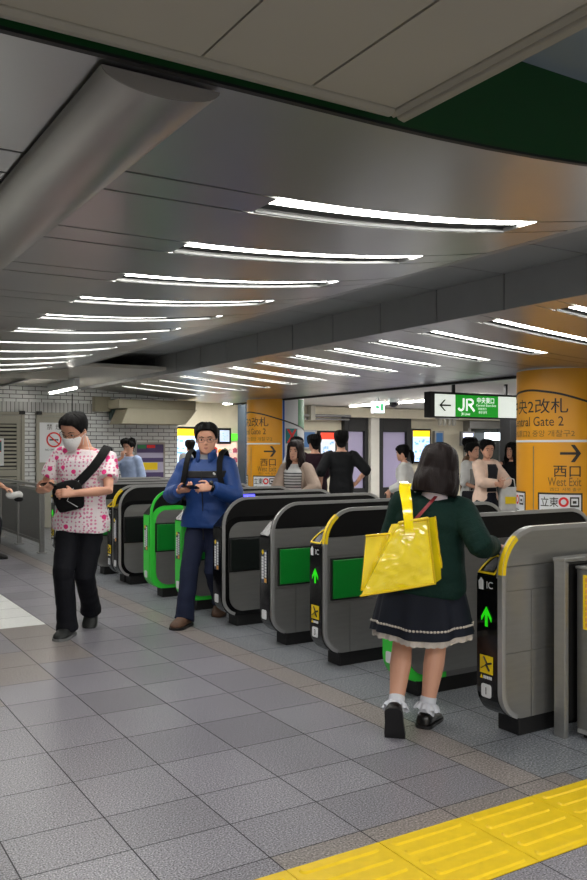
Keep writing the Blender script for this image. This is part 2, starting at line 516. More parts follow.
bm = BM(); box(bm, (7.9, .75, 0), (21.5, .9, 3.0)); struct('wall_side', bm, M_wallcream)
bm = BM(); box(bm, (7.86, -5.2, 0), (8.0, .75, 3.0)); struct('wall_right', bm, M_wallcream)
bm = BM(); box(bm, (-5.35, -5.2, 0), (-5.2, 15.4, 3.0)); struct('wall_left', bm, M_brick)
bm = BM(); box(bm, (-5.2, -5.35, 0), (8.0, -5.2, 3.0)); struct('wall_behind', bm, M_wallcream)

# doors in the brick wall
def door(name, x0, x1, louvre):
    bm = BM(); t = .06
    for a in ((x0, 0, x0+t, 2.09), (x1-t, 0, x1, 2.09), (x0, 2.03, x1, 2.09)):
        box(bm, (a[0], 15.34, a[1]), (a[2], 15.398, a[3]))
    f = struct(name, bm, M_beige, bevel=.004)
    bm = BM()
    if not louvre: box(bm, (x0+t+.003, 15.365, .01), (x1-t-.003, 15.395, 2.027))
    else:
        s = .07; a, b_ = x0+t+.003, x1-t-.003
        for q in ((a, .01, a+s, 2.027), (b_-s, .01, b_, 2.027), (a+s, 1.88, b_-s, 2.027), (a+s, .01, b_-s, .2), (a+s, .95, b_-s, 1.06)):
            box(bm, (q[0], 15.362, q[1]), (q[2], 15.395, q[3]))
    obj('door_leaf', bm, M_beige, f, bevel=.003)
    if louvre:
        bm = BM()
        for z0, z1_ in ((.2, .95), (1.06, 1.88)):
            n = int((z1_-z0)/.065)
            for k in range(n):
                z = z0+(z1_-z0)*(k+.5)/n
                loft(bm, [[V((x, 15.362, z-.022)), V((x, 15.39, z+.012)), V((x, 15.39, z+.020)), V((x, 15.362, z-.014))] for x in (a+s, b_-s)])
        obj('louvre_slats', bm, M_beige, f)
        bm = BM(); box(bm, (a+s, 15.391, .2), (b_-s, 15.396, 1.88)); obj('louvre_backing', bm, M_dark, f)
    bm = BM(); box(bm, (x1-.10 if louvre else x0+.0, 15.31, 2.05), (x1-.0 if louvre else x0+.10, 15.34, 2.11)); obj('door_closer', bm, M_blackm, f, bevel=.004)
    bm = BM(); xh = x1-t-.05 if not louvre else x0+t+.04
    blob(bm, (xh, 15.33, 1.0), (.03,0,0), (0,.03,0), (0,0,.03)); tube(bm, [(xh,15.33,1.0),(xh,15.37,1.0)], .012); obj('door_handle', bm, M_steel, f, smooth=True)
door('door_1', 2.86, 3.74, True)
door('door_2', 3.94, 4.56, False)
def ring_tube(bm, c, r, w, y, n=28):
    for k in range(n):
        a0, a1 = 2*pi*k/n, 2*pi*(k+1)/n
        p = [(c[0]+(r+s)*cos(a), y, c[1]+(r+s)*sin(a)) for a, s in ((a0,-w),(a1,-w),(a1,w),(a0,w))]
        q = [(x, y_-.002, z) for x, y_, z in p]
        quad(bm, *q)
# no smoking poster
t = thing('wall_poster', 'white poster with a red no-smoking ring on the beige door behind the masked man', 'poster', (4.26, 15.36, 1.55))
bm = BM(); box(bm, (-.28, -.006, -.36), (.28, 0, .36)); obj('sheet', bm, M_white, t)
bm = BM(); ring_tube(bm, (0, .05), .125, .014, -.007)
for k in (1,):
    a = R(-40); d = V((cos(a), 0, sin(a))); n = V((-sin(a), 0, cos(a))); c = V((0, -.010, .05))
    quad(bm, c-d*.12-n*.012, c+d*.12-n*.012, c+d*.12+n*.012, c-d*.12+n*.012)
obj('red_ring', bm, M_red, t)
bm = BM(); box(bm, (-.08, -.009, .035), (.05, -.007, .06)); box(bm, (.055, -.009, .035), (.08, -.007, .06)); obj('cigarette', bm, M_blackm, t)
text_plane('heading', '禁煙', .11, (0, -.008, .24), (1,0,0), (0,0,1), M_ink, t, spacing=1.9)
text_plane('small_text', 'NO SMOKING', .05, (0, -.008, -.15), (1,0,0), (0,0,1), M_ink, t)
# poster on the louvred door
t = thing('wall_poster', 'white notice with a teal and red picture on the louvred door', 'poster', (3.22, 15.36, 1.38))
bm = BM(); box(bm, (-.18, -.006, -.24), (.16, 0, .24)); obj('sheet', bm, M_white, t)
bm = BM(); box(bm, (-.14, -.009, 0), (.12, -.0065, .2)); obj('picture', bm, M_tealsign, t)
bm = BM(); prism(bm, [(-.14,0),(-.07,0),(.12,.2),(.05,.2)], -.012, -.0095); prism(bm, [(.05,0),(.12,0),(-.07,.2),(-.14,.2)], -.0122, -.0097); obj('red_cross', bm, M_red, t)
# purple poster
M_purple = mat('poster_purple', (.30,.25,.42), .5); M_lav = mat('poster_lavender', (.68,.66,.76), .5)
t = thing('wall_poster', 'framed purple and white poster with a yellow box on the white brick wall', 'poster', (6.12, 15.39, 1.2))
bm = BM(); box(bm, (-.31, -.02, -.36), (.31, 0, .36)); obj('frame', bm, M_steel, t, bevel=.004)
bm = BM(); box(bm, (-.27, -.024, -.32), (.27, -.02, .32)); obj('sheet', bm, M_lav, t)
bm = BM()
for z0, z1_ in ((.16,.32), (-.02,.06), (-.32,-.22)): box(bm, (-.27, -.026, z0), (.27, -.0245, z1_))
obj('purple_band', bm, M_purple, t)
bm = BM(); box(bm, (-.22, -.027, -.17), (.15, -.0245, -.03)); obj('yellow_box', bm, M_yellow, t)
bm = BM(); box(bm, (-.26, -.028, .24), (-.09, -.0265, .31)); obj('green_box', bm, M_green2, t)
bm = BM(); box(bm, (-.07, -.028, .25), (.1, -.0265, .31)); obj('red_box', bm, M_red, t)
# boxes high on the brick wall
bm = BM()
prism(bm, [(5.37,2.17),(5.24,1.885),(6.50,1.885),(6.74,2.17)], 14.55, 15.2); prism(bm, [(5.22,2.172),(6.74,2.172),(6.74,2.335),(5.22,2.335)], 14.62, 15.2)
tag(obj('wall_casing', bm, M_boxbeige, bevel=.01), 'long beige casing with slanted ends under the ceiling on the brick wall', 'casing')
bm = BM(); box(bm, (5.30, 15.22, 1.98), (5.50, 15.39, 2.36)); box(bm, (5.33, 15.21, 2.02), (5.47, 15.22, 2.32))
tag(obj('wall_cabinet_green', bm, mat('box_green', (.25,.33,.31), .5), bevel=.006), 'dark green electrical box high on the brick wall beside the beige casing', 'electrical box')
bm = BM(); box(bm, (4.98, 15.22, 2.13), (5.28, 15.39, 2.40)); box(bm, (5.01, 15.21, 2.16), (5.25, 15.22, 2.37))
tag(obj('wall_cabinet_beige', bm, M_boxbeige, bevel=.006), 'beige square box high on the brick wall beside the dark green box', 'electrical box')
# fluorescent lamp at the wall
t = thing('ceiling_tube_light', 'short bright fluorescent tube under the ceiling above the no-smoking door', 'light', (4.03, 14.0, 2.40))
bm = BM(); tube(bm, [(0,-.75,0),(0,.75,0)], .015, 12); obj('tube', bm, M_tube, t, smooth=True)
bm = BM(); box(bm, (-.04,-.8,.02), (.04,.8,.16)); obj('housing', bm, M_white, t, bevel=.006)

# ------------------------------------------------------------------ duct
t = thing('ceiling_duct', 'curved polished silver duct cover running along under the metal ceiling', 'duct', (.80, 1.93, 2.350))
bm = BM(); rings = []
prof = [(.155*math.sin(a), -.045*math.cos(a)) for a in [R(-90+180*i/16) for i in range(17)]]
for y in [0, .01]+[.9*k for k in range(1, 11)]:
    rings.append([V((u, y, w)) for u, w in prof])
loft(bm, rings, cap=True); obj('shell', bm, M_metal2, t, smooth=True)
bm = BM(); prism(bm, [(u*.995, w*.99-.0004) for u, w in prof], -.006, -.0005); obj('end_cap', bm, mat('duct_end', (.45,.44,.42), .5), t)
bm = BM()
for y in (.05, 2, 4, 6, 8, 8.9):
    box(bm, (-.10, y, .001), (-.07, y+.03, .009)); box(bm, (.07, y, .001), (.10, y+.03, .009))
obj('bracket', bm, M_blackm, t)
# ------------------------------------------------------------------ pillars with wrapped signs
def arc_patch(bm, r0, r1, az0, az1, z0, z1_, n):
    """curved solid on a cylinder (local, azimuth in degrees)."""
    rings = []
    for i in range(n+1):
        a = R(az0+(az1-az0)*i/n); c, s = cos(a), sin(a)
        rings.append([V((r0*c, r0*s, z0)), V((r1*c, r1*s, z0)), V((r1*c, r1*s, z1_)), V((r0*c, r0*s, z1_))])
    loft(bm, rings)
RC = .525
def wrap(bm, r, az, z, width=None, height=None):
    """bend flat text geometry onto the cylinder, centred on azimuth az; u runs toward increasing azimuth."""
    xs = [v.co.x for v in bm.verts]; x0, x1 = min(xs), max(xs)
    k = (width/(x1-x0)) if width else 1.
    ys = [v.co.y for v in bm.verts]
    ky = height/(max(ys)-min(ys)) if height else k; y0 = min(ys)
    for v in bm.verts: v.co = V(((v.co.x-(x0+x1)/2)*k, (v.co.y-y0)*ky, 0))
    w = (x1-x0)*k; n = max(2, int(w/.03))
    for i in range(1, n):
        bmesh.ops.bisect_plane(bm, geom=bm.verts[:]+bm.edges[:]+bm.faces[:], plane_co=(-w/2+w*i/n, 0, 0), plane_no=(1,0,0))
    for v in bm.verts:
        a = R(az)+v.co.x/r
        v.co = V((r*cos(a), r*sin(a), z+v.co.y))
    return bm
def pillar(x, y, label):
    t = thing('pillar', label, 'pillar', (x, y, 0)); t['kind'] = 'structure'
    bm = BM(); loft(bm, [[V((RC*cos(2*pi*k/64), RC*sin(2*pi*k/64), z)) for k in range(64)] for z in (0, 2.46)])
    obj('shaft', bm, M_pillar_w, t, smooth=True)
    bm = BM(); arc_patch(bm, RC-.02, RC+.004, 107, 253, .12, 2.33, 40); obj('yellow_wrap', bm, M_pillar_y, t, smooth=True)
    bm = BM(); arc_patch(bm, RC-.02, RC+.003, 254, 258, .12, 2.33, 3); obj('blue_seam', bm, M_blue, t, smooth=True)
    key = [(100,1.93),(125,2.02),(150,2.085),(180,2.105),(215,2.055),(253,1.95),(290,1.85),(330,1.755)]
    def zc(a):
        for (a0, z0), (a1, z1_) in zip(key, key[1:]):
            if a <= a1: return z0+(z1_-z0)*(a-a0)/(a1-a0)
        return key[-1][1]
    bm = BM(); rings = []
    for i in range(31):
        a = 291+39*i/30; c, s = cos(R(a)), sin(R(a)); r0, r1 = RC-.02, RC+.003
        rings.append([V((r0*c, r0*s, zc(a))), V((r1*c, r1*s, zc(a))), V((r1*c, r1*s, 2.33)), V((r0*c, r0*s, 2.33))])
    loft(bm, rings); obj('green_panel', bm, M_green2, t, smooth=True)
    bm = BM(); rings = []
    sm = lambda a: sum(zc(a+d) for d in (-9,-6,-3,0,3,6,9))/7
    for i in range(91):
        a = 103+225*i/90; c, s = cos(R(a)), sin(R(a)); r0, r1 = RC-.01, RC+.007; z = sm(a)
        rings.append([V((r0*c, r0*s, z-.012)), V((r1*c, r1*s, z-.012)), V((r1*c, r1*s, z+.012)), V((r0*c, r0*s, z+.012))])
    loft(bm, rings); obj('black_arc', bm, M_ink, t, smooth=True)
    r = RC+.008
    def tx(name, s, az, z, w, h, m, off=0.):
        obj(name, wrap(text_bm(s, .1, offset=off), r, az, z, w, h), m, t)
    tx('title_text', '中央2改札', 180, 1.835, .86, .165, M_ink, .004)
    tx('english_text', 'Central Gate 2', 179, 1.695, .78, .105, M_ink)
    tx('korean_text', '中央检票口2 중앙 개찰구2', 180, 1.575, 1.0, .075, M_brown)
    bm = BM(); arc_patch(bm, RC, r, 111, 249, 1.515, 1.54, 36); obj('white_line', bm, M_white, t)
    # arrow
    fb = BM()
    for p in ([(-.115,-.014),(.09,-.014),(.09,.014),(-.115,.014)], [(.0,.095),(.045,.095),(.115,.0),(.07,.0)], [(.0,-.095),(.07,.0),(.115,.0),(.045,-.095)]):
        fb.faces.new([fb.verts.new((a, b, 0)) for a, b in p])
    obj('arrow', wrap(fb, r, 229, 1.295, .225, .19), M_ink, t)
    tx('exit_text', '西口', 225, 1.13, .29, .125, M_ink, .004)
    tx('west_exit_text', 'West Exit', 222, 1.03, .36, .095, M_brown, .006)
    tx('small_text', '西口  서쪽 출구', 223, .975, .33, .038, M_brown)
    bm = BM(); arc_patch(bm, RC, RC+.0065, 183, 184.2, .5, 1.47, 2); obj('grey_line', bm, M_steel_d, t)
    for az0, az1 in ((190, 243), (118, 170)):
        bm = BM(); arc_patch(bm, RC, RC+.0065, az0, az1, .55, .955, 16); obj('sign_border', bm, M_ink, t)
        bm = BM(); arc_patch(bm, RC, RC+.0080, az0+2, az1-2, .57, .935, 16); p = obj('sign_sheet', bm, M_white, t)
        mid = (az0+az1)/2; rr = RC+.0095
        def sx(name, s, daz, z, w, h, m):
            obj(name, wrap(text_bm(s, .1, offset=.006), rr, mid+daz, z, w, h), m, p)
            p.children
        sx('sign_text', '立東', -12, .80, .20, .11, M_ink)
        sx('sign_text', '教', -18, .66, .10, .11, M_ink); sx('sign_text', '京庁', 0, .66, .2, .10, M_ink)
        fb = BM()
        for k in range(24):
            a0, a1 = 2*pi*k/24, 2*pi*(k+1)/24
            fb.faces.new([fb.verts.new((q*cos(a), q*sin(a), 0)) for a, q in ((a0,.030),(a1,.030),(a1,.055),(a0,.055))])
        obj('red_circle', wrap(fb, rr, mid+4.5, .80, .11, .11), M_red, p)
        fb = BM()
        for q in ((-.05,-.05,.05,-.03),(-.05,.035,.05,.05),(-.05,-.03,-.036,.035),(.036,-.03,.05,.035),(-.02,-.015,.02,.012)):
            fb.faces.new([fb.verts.new((a, b, 0)) for a, b in ((q[0],q[1]),(q[2],q[1]),(q[2],q[3]),(q[0],q[3]))])
        obj('train_icon', wrap(fb, rr, mid+17, .80, .10, .11), M_ink, p)
    return t
pillar(7.77, 6.74, 'round yellow pillar with West Exit arrow nearer the camera, behind the nearest gates')
pc = pillar(7.83, 13.5, 'round yellow pillar with West Exit arrow farther away, beside the man in the blue jacket')
t = tag(pc, pc['label'], 'pillar')
# no-entry pictogram on the far pillar's white side
fb = BM(); arc_patch(fb, RC, RC+.006, 260, 288, 1.53, 1.80, 8); sp = obj('pictogram', fb, M_tealsign, pc)
fb = BM()
for p in ([(-.1,-.13),(-.05,-.13),(.1,.13),(.05,.13)], [(.05,-.13),(.1,-.13),(-.05,.13),(-.1,.13)]): fb.faces.new([fb.verts.new((a, b, 0)) for a, b in p])
obj('red_cross', wrap(fb, RC+.008, 274, 1.545, .22, .24), M_red, sp)

# ------------------------------------------------------------------ ticket gates
GL, GT, GW = 1.65, 1.05, .17
FIN = rpoly([(0,.09,.15), (GL,.09,.15), (GL,GT,.23), (0,GT,.23)], 10)     # side outline, anticlockwise
BODY = rpoly([(0,.09,.15), (GL,.09,.15), (GL,.80,.03), (GL-.10,.90,.02), (.10,.90,.02), (0,.80,.03)], 8)
def inset(poly, d):
    out = []; n = len(poly)
    for i in range(n):
        a, p, b = V(poly[i-1]), V(poly[i]), V(poly[(i+1) % n])
        t = (b-a); t = t.normalized() if t.length > 1e-9 else V((1,0)); out.append((p.x - t.y*d, p.y + t.x*d))
    return out
def outline_part(poly, test):
    """longest run of consecutive outline points that pass the test."""
    n = len(poly); best = []
    for s in range(n):
        if test(poly[s]) and not test(poly[s-1]):
            run = []; i = s
            while test(poly[i % n]) and len(run) < n: run.append(poly[i % n]); i += 1
            if len(run) > len(best): best = run
    return best
def dense(poly, step=.05):
    out = []; n = len(poly)
    for i in range(n):
        a, b = V(poly[i]), V(poly[(i+1) % n]); k = max(1, int((b-a).length/step))
        for j in range(k): p = a+(b-a)*j/k; out.append((p.x, p.y))
    return out
FIND = dense(FIN)
def gate(y0, style, label, number=None, led=False, front='label', flap=True, allsteel=False):
    t = thing('ticket_gate', label, 'ticket gate', (3.05, y0, 0), 0, 'ticket gates')
    bm = BM(); box(bm, (.13, .012, 0), (GL-.13, GW-.012, .092)); obj('plinth', bm, M_rubber, t, bevel=.006)
    green = style == 'green'
    bm = BM(); prism(bm, BODY, .031, GW); obj('body', bm, M_steel_d, t)
    if style == 'steel':
        bm = BM(); lower = clip_z(FIN, .858, False)
        cuts = [.0, .10, .20, GL]
        prism(bm, lower, .008, .030)
        # thin plates with joints between them
        f = clip_z(inset(FIN, .002), .856, False)
        def clipx(poly, x, right):
            return [(z, q) for q, z in clip_z([(z, q) for q, z in poly], x, right)]
        for xa, xb in ((0,.203),(.206,1.0),(1.003,GL)):
            for za, zb in ((.0,.425),(.428,.735),(.738,.90)) if xa < .2 else ((.0,.425),(.428,.735),(.738,.90)):
                q = clip_z(clip_z(f, za, True), zb, False)
                q = clipx(clipx(q, xa, True), xb, False) if za < .7 else q
                if za > .7 and xa > 0: continue
                if len(q) > 2: prism(bm, q, 0., .009)
        obj('side_panel', bm, M_steel, t)
        up = clip_z(FIN, .862, True)
        bm = BM(); prism(bm, up, .006 if not allsteel else .0, .026); obj('hood', bm, M_steel if allsteel else M_hood, t)
    else:
        bm = BM(); prism(bm, clip_z(FIN, .5, True), .008, .026); obj('hood', bm, M_hood, t)
        fr = rpoly([(0,.09,.15), (GL,.09,.15), (GL,.89,.15), (0,.89,.15)], 9)
        def clx(poly, x, right): return [(z, q) for q, z in clip_z([(z, q) for q, z in poly], x, right)]
        if green:
            bm = BM(); prism(bm, clx(fr, .34, False), .0, .030); obj('green_frame', bm, M_gate_green, t)
            bm = BM(); prism(bm, clx(fr, .341, True), .0, .030); obj('side_frame', bm, M_steel_d, t)
        else:
            bm = BM(); prism(bm, fr, .0, .030); obj('side_frame', bm, M_black, t)
        ins = rpoly([(.055,.125,.13), (GL-.055,.125,.13), (GL-.055,.848,.11), (.055,.848,.11)], 9)
        bm = BM(); prism(bm, ins, -.004, .004); prism(bm, clip_z(ins, .44, False), -.006, 0.); obj('side_panel', bm, M_steel, t)
    # bright edge over the hood
    run = outline_part(FIND, lambda p: p[1] > .093)
    # order front to back
    if run[0][0] > run[-1][0]: run = run[::-1]
    w = .020
    inn = []
    for i, p in enumerate(run):
        a, b = V(run[max(0, i-1)]), V(run[min(len(run)-1, i+1)]); d = (b-a).normalized(); inn.append((p[0]+d.y*w, p[1]-d.x*w))
    out = []
    for i, p in enumerate(run):
        a, b = V(run[max(0, i-1)]), V(run[min(len(run)-1, i+1)]); d = (b-a).normalized(); out.append((p[0]-d.y*.003, p[1]+d.x*.003))
    def trim(name, test, m):
        o_ = [(a, b) for a, b in zip(out, inn) if test(a[0])]
        bm = BM(); strip(bm, [a for a, b in o_], [b for a, b in o_], -.004, .033 if allsteel else .010); return obj(name, bm, m, t)
    if green: trim('green_edge', lambda x: x < .42, M_gate_green); trim('edge_trim', lambda x: x > .36, M_silver)
    else: trim('edge_trim', lambda x: True, M_silver)
    # front face
    fr = outline_part(dense(BODY, .02), lambda p: p[0] < .16 and p[1] < .802)
    o = []
    for i, p in enumerate(fr):
        a, b = V(fr[max(0, i-1)]), V(fr[min(len(fr)-1, i+1)]); d = (b-a).normalized()
        s = 1 if (d.y < 0) else -1
        o.append((p[0] + s*d.y*.006, p[1] - s*d.x*.006))
    bm = BM(); strip(bm, o, fr, .026, GW-.002); ff = obj('front_face', bm, M_gate_green if green else M_black, t)
    # card reader on the sloping top
    a, b = V((-.004, .802)), V((.10, .904))
    d = (b-a).normalized(); nrm = V((-d.y, d.x))
    P = lambda u, h: a + d*u + nrm*h
    bm = BM(); q = [P(.0, 0), P(.145, 0), P(.145, .014), P(.0, .010)]; prism(bm, [tuple(x) for x in q], .036, GW-.006); rd = obj('card_reader', bm, M_black, t, bevel=.003)
    if front == 'arrow':
        bm = BM(); pts = []
        yc, rr = (.036+GW-.006)/2, .055
        for k in range(13):
            g = pi*k/12; u = P(.012+.115*sin(g), .016); pts.append((u.x, yc-rr*cos(g), u.y))
        u = P(.012, .016); pts = pts + [(u.x, yc+rr*.3, u.y), (u.x, yc-rr*.3, u.y), pts[0]]
        tube(bm, pts, .006, 6, flat=.6); obj('yellow_outline', bm, M_yellow, rd)
        # yellow tape on the edge
        tp = [p for p in run if p[0] < .16 and .80 < p[1] < 1.02]
        oo, ii = [], []
        for i, p in enumerate(tp):
            d2 = (V(tp[min(len(tp)-1, i+1)])-V(tp[max(0, i-1)])).normalized(); oo.append((p[0]-d2.y*.006, p[1]+d2.x*.006)); ii.append((p[0]-d2.y*.0032, p[1]+d2.x*.0032))
        bm = BM(); strip(bm, oo, ii, -.005, .020); tape = obj('yellow_tape', bm, M_yellow, t)
        oo, ii = [], []
        for i, p in enumerate(tp):
            d2 = (V(tp[min(len(tp)-1, i+1)])-V(tp[max(0, i-1)])).normalized(); oo.append((p[0]+d2.y*.001, p[1]-d2.x*.001)); ii.append((p[0]+d2.y*.022, p[1]-d2.x*.022))
        bm = BM(); strip(bm, oo, ii, -.0055, -.004); obj('tape_side', bm, M_yellow, tape)
        # arrow
        x = -.008; yc = .098
        bm = BM()
        for p in ([(-.011,-.065),(.011,-.065),(.011,.03),(-.011,.03)], [(-.047,.0),(-.047,-.03),(0,.035),(0,.07)], [(.047,.0),(0,.07),(0,.035),(.047,-.03)]):
            prism(bm, [(yc+u*.74, .60+w_*.74) for u, w_ in p], x-.003, x, 'x')
        obj('arrow', bm, M_arrow, ff)
        # card hand sign at the top
        bm = BM(); prism(bm, [(yc+.022,.735),(yc+.052,.735),(yc+.055,.775),(yc+.038,.795),(yc+.022,.78)], x-.002, x, 'x'); obj('hand_icon', bm, M_white, ff)
        text_plane('small_text', 'IC', .05, (x-.001, yc-.022, .745), (0,-1,0), (0,0,1), M_white, ff)
        bm = BM(); box(bm, (x-.002, yc-.045, .315), (x, yc+.045, .405)); st = obj('yellow_label', bm, M_yellow, ff)
        bm = BM()
        tube(bm, [(x-.003, yc+.03, .34), (x-.003, yc-.01, .365), (x-.003, yc+.012, .395)], .008, 6, flat=.3); tube(bm, [(x-.003, yc-.01, .365), (x-.003, yc-.034, .372)], .006, 6); tube(bm, [(x-.003, yc, .36), (x-.003, yc-.02, .335)], .006, 6)
        obj('person_icon', bm, M_ink, st)
        bm = BM(); prism(bm, [(yc+.025,.287),(yc+.045,.287),(yc+.035,.306)], x-.002, x, 'x'); obj('warning_triangle', bm, M_yellow, ff)
        bm = BM()
        for k in range(5): box(bm, (x-.002, yc+.012-k*.012, .288), (x, yc+.020-k*.012, .303))
        obj('label_text', bm, M_white, ff)
    else:
        x = -.008; yc = .098
        bm = BM(); box(bm, (x-.002, yc-.040, .46), (x, yc+.040, .70)); st = obj('label_strip', bm, mat('label_navy', (.18,.20,.30), .5), ff)
        bm = BM(); prism(bm, [(yc+.018-.018,.685),(yc+.018,.665),(yc+.018+.018,.685),(yc+.018,.705)], x-.004, x-.002, 'x'); obj('yellow_diamond', bm, M_yellow, st)
        bm = BM()
        for k in range(8): box(bm, (x-.0035, yc+.006, .635-.021*k), (x-.002, yc+.034, .652-.021*k))
        for k in range(9): box(bm, (x-.0035, yc-.034, .670-.021*k), (x-.002, yc-.010, .687-.021*k))
        obj('label_text', bm, M_white, st)
        bm = BM(); box(bm, (x-.0035, yc-.036, .465), (x-.002, yc-.004, .495)); obj('orange_mark', bm, mat('label_orange', (.85,.62,.3), .5), st)
    # number plate
    bm = BM(); prism(bm, rpoly([(yc-.034,.195,.012),(yc+.034,.195,.012),(yc+.034,.262,.012),(yc-.034,.262,.012)], 3), x-.003, x, 'x'); npl = obj('number_plate', bm, M_white, ff)
    if number:
        text_plane('number', number, .05, (x-.004, yc, .211), (0,-1,0), (0,0,1), M_ink, npl, offset=.01)
    # flap cover
    if flap:
        bm = BM(); box(bm, (.045, -.010, .445), (.345, .0, .725)); fp = obj('flap_frame', bm, M_blackm, t, bevel=.003)
        bm = BM(); box(bm, (.058, -.022, .458), (.325, -.0101, .712)); obj('flap', bm, M_flapdark if flap == 'dark' else M_flap, fp, bevel=.004)
    # ticket slot display on the bench
    bm = BM(); box(bm, (.5, .05, .9005), (.72, GW-.01, .906)); obj('display', bm, M_black, t)
    if led:
        bm = BM(); box(bm, (.50, .0005, .995), (.72, .0075, 1.022)); obj('blue_display', bm, mat('led_blue', (.25,.25,1.), .4, emit=3.), t)
    return t
G = gate
G(3.03, 'steel', 'steel ticket gate the woman in the green sweater is touching, nearest the camera', '1', front='arrow', flap=False, allsteel=True)
G(3.82, 'green', 'green-edged ticket gate mostly hidden behind the woman with the yellow bag', flap='green')
G(4.62, 'steel', 'ticket gate with green arrow, yellow tape and green flap, just beside the yellow bag', '3', front='arrow', flap='green')
G(5.31, 'steel', 'silver-edged ticket gate with green flap, between the yellow-taped gate and the dark-flap gate', front='label', flap='green')
G(6.10, 'dark', 'black-framed ticket gate with dark flap right beside the man in the blue jacket', front='label', flap='dark')
G(6.88, 'green', 'bright green ticket gate partly hidden behind the man in the blue jacket', front='label', flap='green', led=True)
G(7.65, 'green', 'bright green ticket gate fully in view between the two standing men', front='label', flap='green')
G(8.53, 'dark', 'black-framed ticket gate with dark flap standing beyond the fully visible green gate', front='label', flap='dark')
G(8.715, 'dark', 'ticket gate with a small green arrow back to back with the far dark-flap gate', '7', front='arrow', flap=False)
G(9.38, 'steel', 'ticket gate with a green flap seen just behind the masked man', front='label', flap='green')
G(10.16, 'steel', 'ticket gate hidden mostly by the masked man, second from the metal fence', front='label', flap='green')
G(10.93, 'steel', 'ticket gate at the end of the row, next to the metal fence', front='arrow', flap='green')

# ------------------------------------------------------------------ fence at the end of the row
t = thing('metal_fence', 'grey steel fence with vertical bars behind the masked man', 'fence', (3.1, 11.77, 0))
for y in (0, 1.28, 2.45):
    bm = BM(); box(bm, (-.03, y-.03, 0), (.03, y+.03, .92)); box(bm, (-.06, y-.06, 0), (.06, y+.06, .012)); obj('post', bm, M_steel, t, bevel=.004)
bm = BM(); box(bm, (-.045, -.06, .92), (.045, 3.4, .955)); obj('top_rail', bm, M_steel, t, bevel=.006)
bm = BM(); box(bm, (-.02, .03, .13), (.02, 3.4, .17)); box(bm, (-.02, .03, .86), (.02, 3.4, .89)); obj('bottom_rail', bm, M_steel, t, bevel=.003)
bm = BM()
for k in range(64): box(bm, (-.008, .05+.052*k, .17), (.008, .086+.052*k, .86))
obj('grille', bm, M_steel_d, t)

# ------------------------------------------------------------------ steel barrier cabinet by the nearest gate
t = thing('barrier_cabinet', 'steel cabinet with a vertical yellow label, in front of the nearest gate', 'cabinet', (3.415, 2.60, 0))
bm = BM(); box(bm, (0, 0, .05), (1.6, .28, .845)); obj('body', bm, M_steel_d, t, bevel=.006)
bm = BM(); box(bm, (.03, .02, 0), (1.58, .26, .05)); obj('plinth', bm, M_rubber, t)
bm = BM(); box(bm, (-.006, -.006, .03), (.03, .27, .05)); obj('bottom_edge', bm, M_silver, t)
bm = BM(); box(bm, (-.006, -.006, .845), (1.606, .284, .86)); obj('top_plate', bm, M_steel, t, bevel=.004)
bm = BM(); box(bm, (-.004, .195, .55), (-.0005, .237, .82)); yl = obj('yellow_label', bm, M_yellow, t)
bm = BM()
for k in range(9): box(bm, (-.006, .210, .562+.028*k), (-.0045, .222, .582+.028*k))
obj('label_text', bm, mat('label_orange', (.85,.62,.3), .5), yl)
t = thing('barrier_post', 'thin steel barrier post standing beside the nearest gate', 'post', (3.34, 2.89, 0))
bm = BM(); box(bm, (0, 0, 0), (.03, .07, .88)); obj('post_shaft', bm, M_steel, t, bevel=.004)
bm = BM(); box(bm, (-.004, -.003, .88), (.9, .074, .90)); obj('top_cap', bm, M_steel, t, bevel=.004)
bm = BM(); box(bm, (.03, .02, .08), (.9, .04, .86)); obj('back_panel', bm, M_blackm, t)

# ------------------------------------------------------------------ concourse beyond the gates
def lightbox(name, label, cat, x, z, w, h, y, header, body, lines, emit=1.6, frame=M_black):
    t = thing(name, label, cat, (x, y, z))
    bm = BM(); box(bm, (-w/2-.05, -.10, -h/2-.05), (w/2+.05, 0, h/2+.05)); obj('frame', bm, frame, t, bevel=.006)
    m = mat('lit_'+name+label[:12], body, .4, emit=emit)
    bm = BM(); box(bm, (-w/2, -.104, -h/2), (w/2, -.1005, h/2)); s = obj('screen', bm, m, t)
    if header:
        bm = BM(); box(bm, (-w/2, -.108, h/2-.2*h), (w/2, -.1045, h/2)); obj('header', bm, mat('lit_head'+label[:12], header, .4, emit=emit), s)
    bm = BM(); rnd = random.Random(len(label))
    for k in range(lines):
        a = rnd.uniform(-.42, .3)*w; b = rnd.uniform(-.45, .2)*h
        box(bm, (a, -.107, b), (a+rnd.uniform(.06,.2)*w, -.1045, b+rnd.uniform(.03,.08)*h))
    if lines: obj('print', bm, mat('map_print', (.45,.65,.85), .5, emit=.5), s)
    return t
YB = 17.2
lightbox('map_board', 'lit area map with a yellow header at the end of the brick wall', 'map', 7.55, 1.48, .82, .78, YB-.02, (1.,.80,.03), (.72,.86,1.), 14, .75)
lightbox('wall_screen', 'small lit television screen high beside the blue-jacketed man', 'screen', 8.58, 1.72, .24, .26, YB-.02, None, (.70,.76,.88), 6, .35)
bm = BM(); box(bm, (8.76, YB-.1, 1.62), (8.95, YB-.02, 1.78)); tag(obj('shop_sign', bm, mat('lit_green', (.35,.9,.15), .4, emit=.35)), 'small lit bright green sign beside the television screen', 'sign')
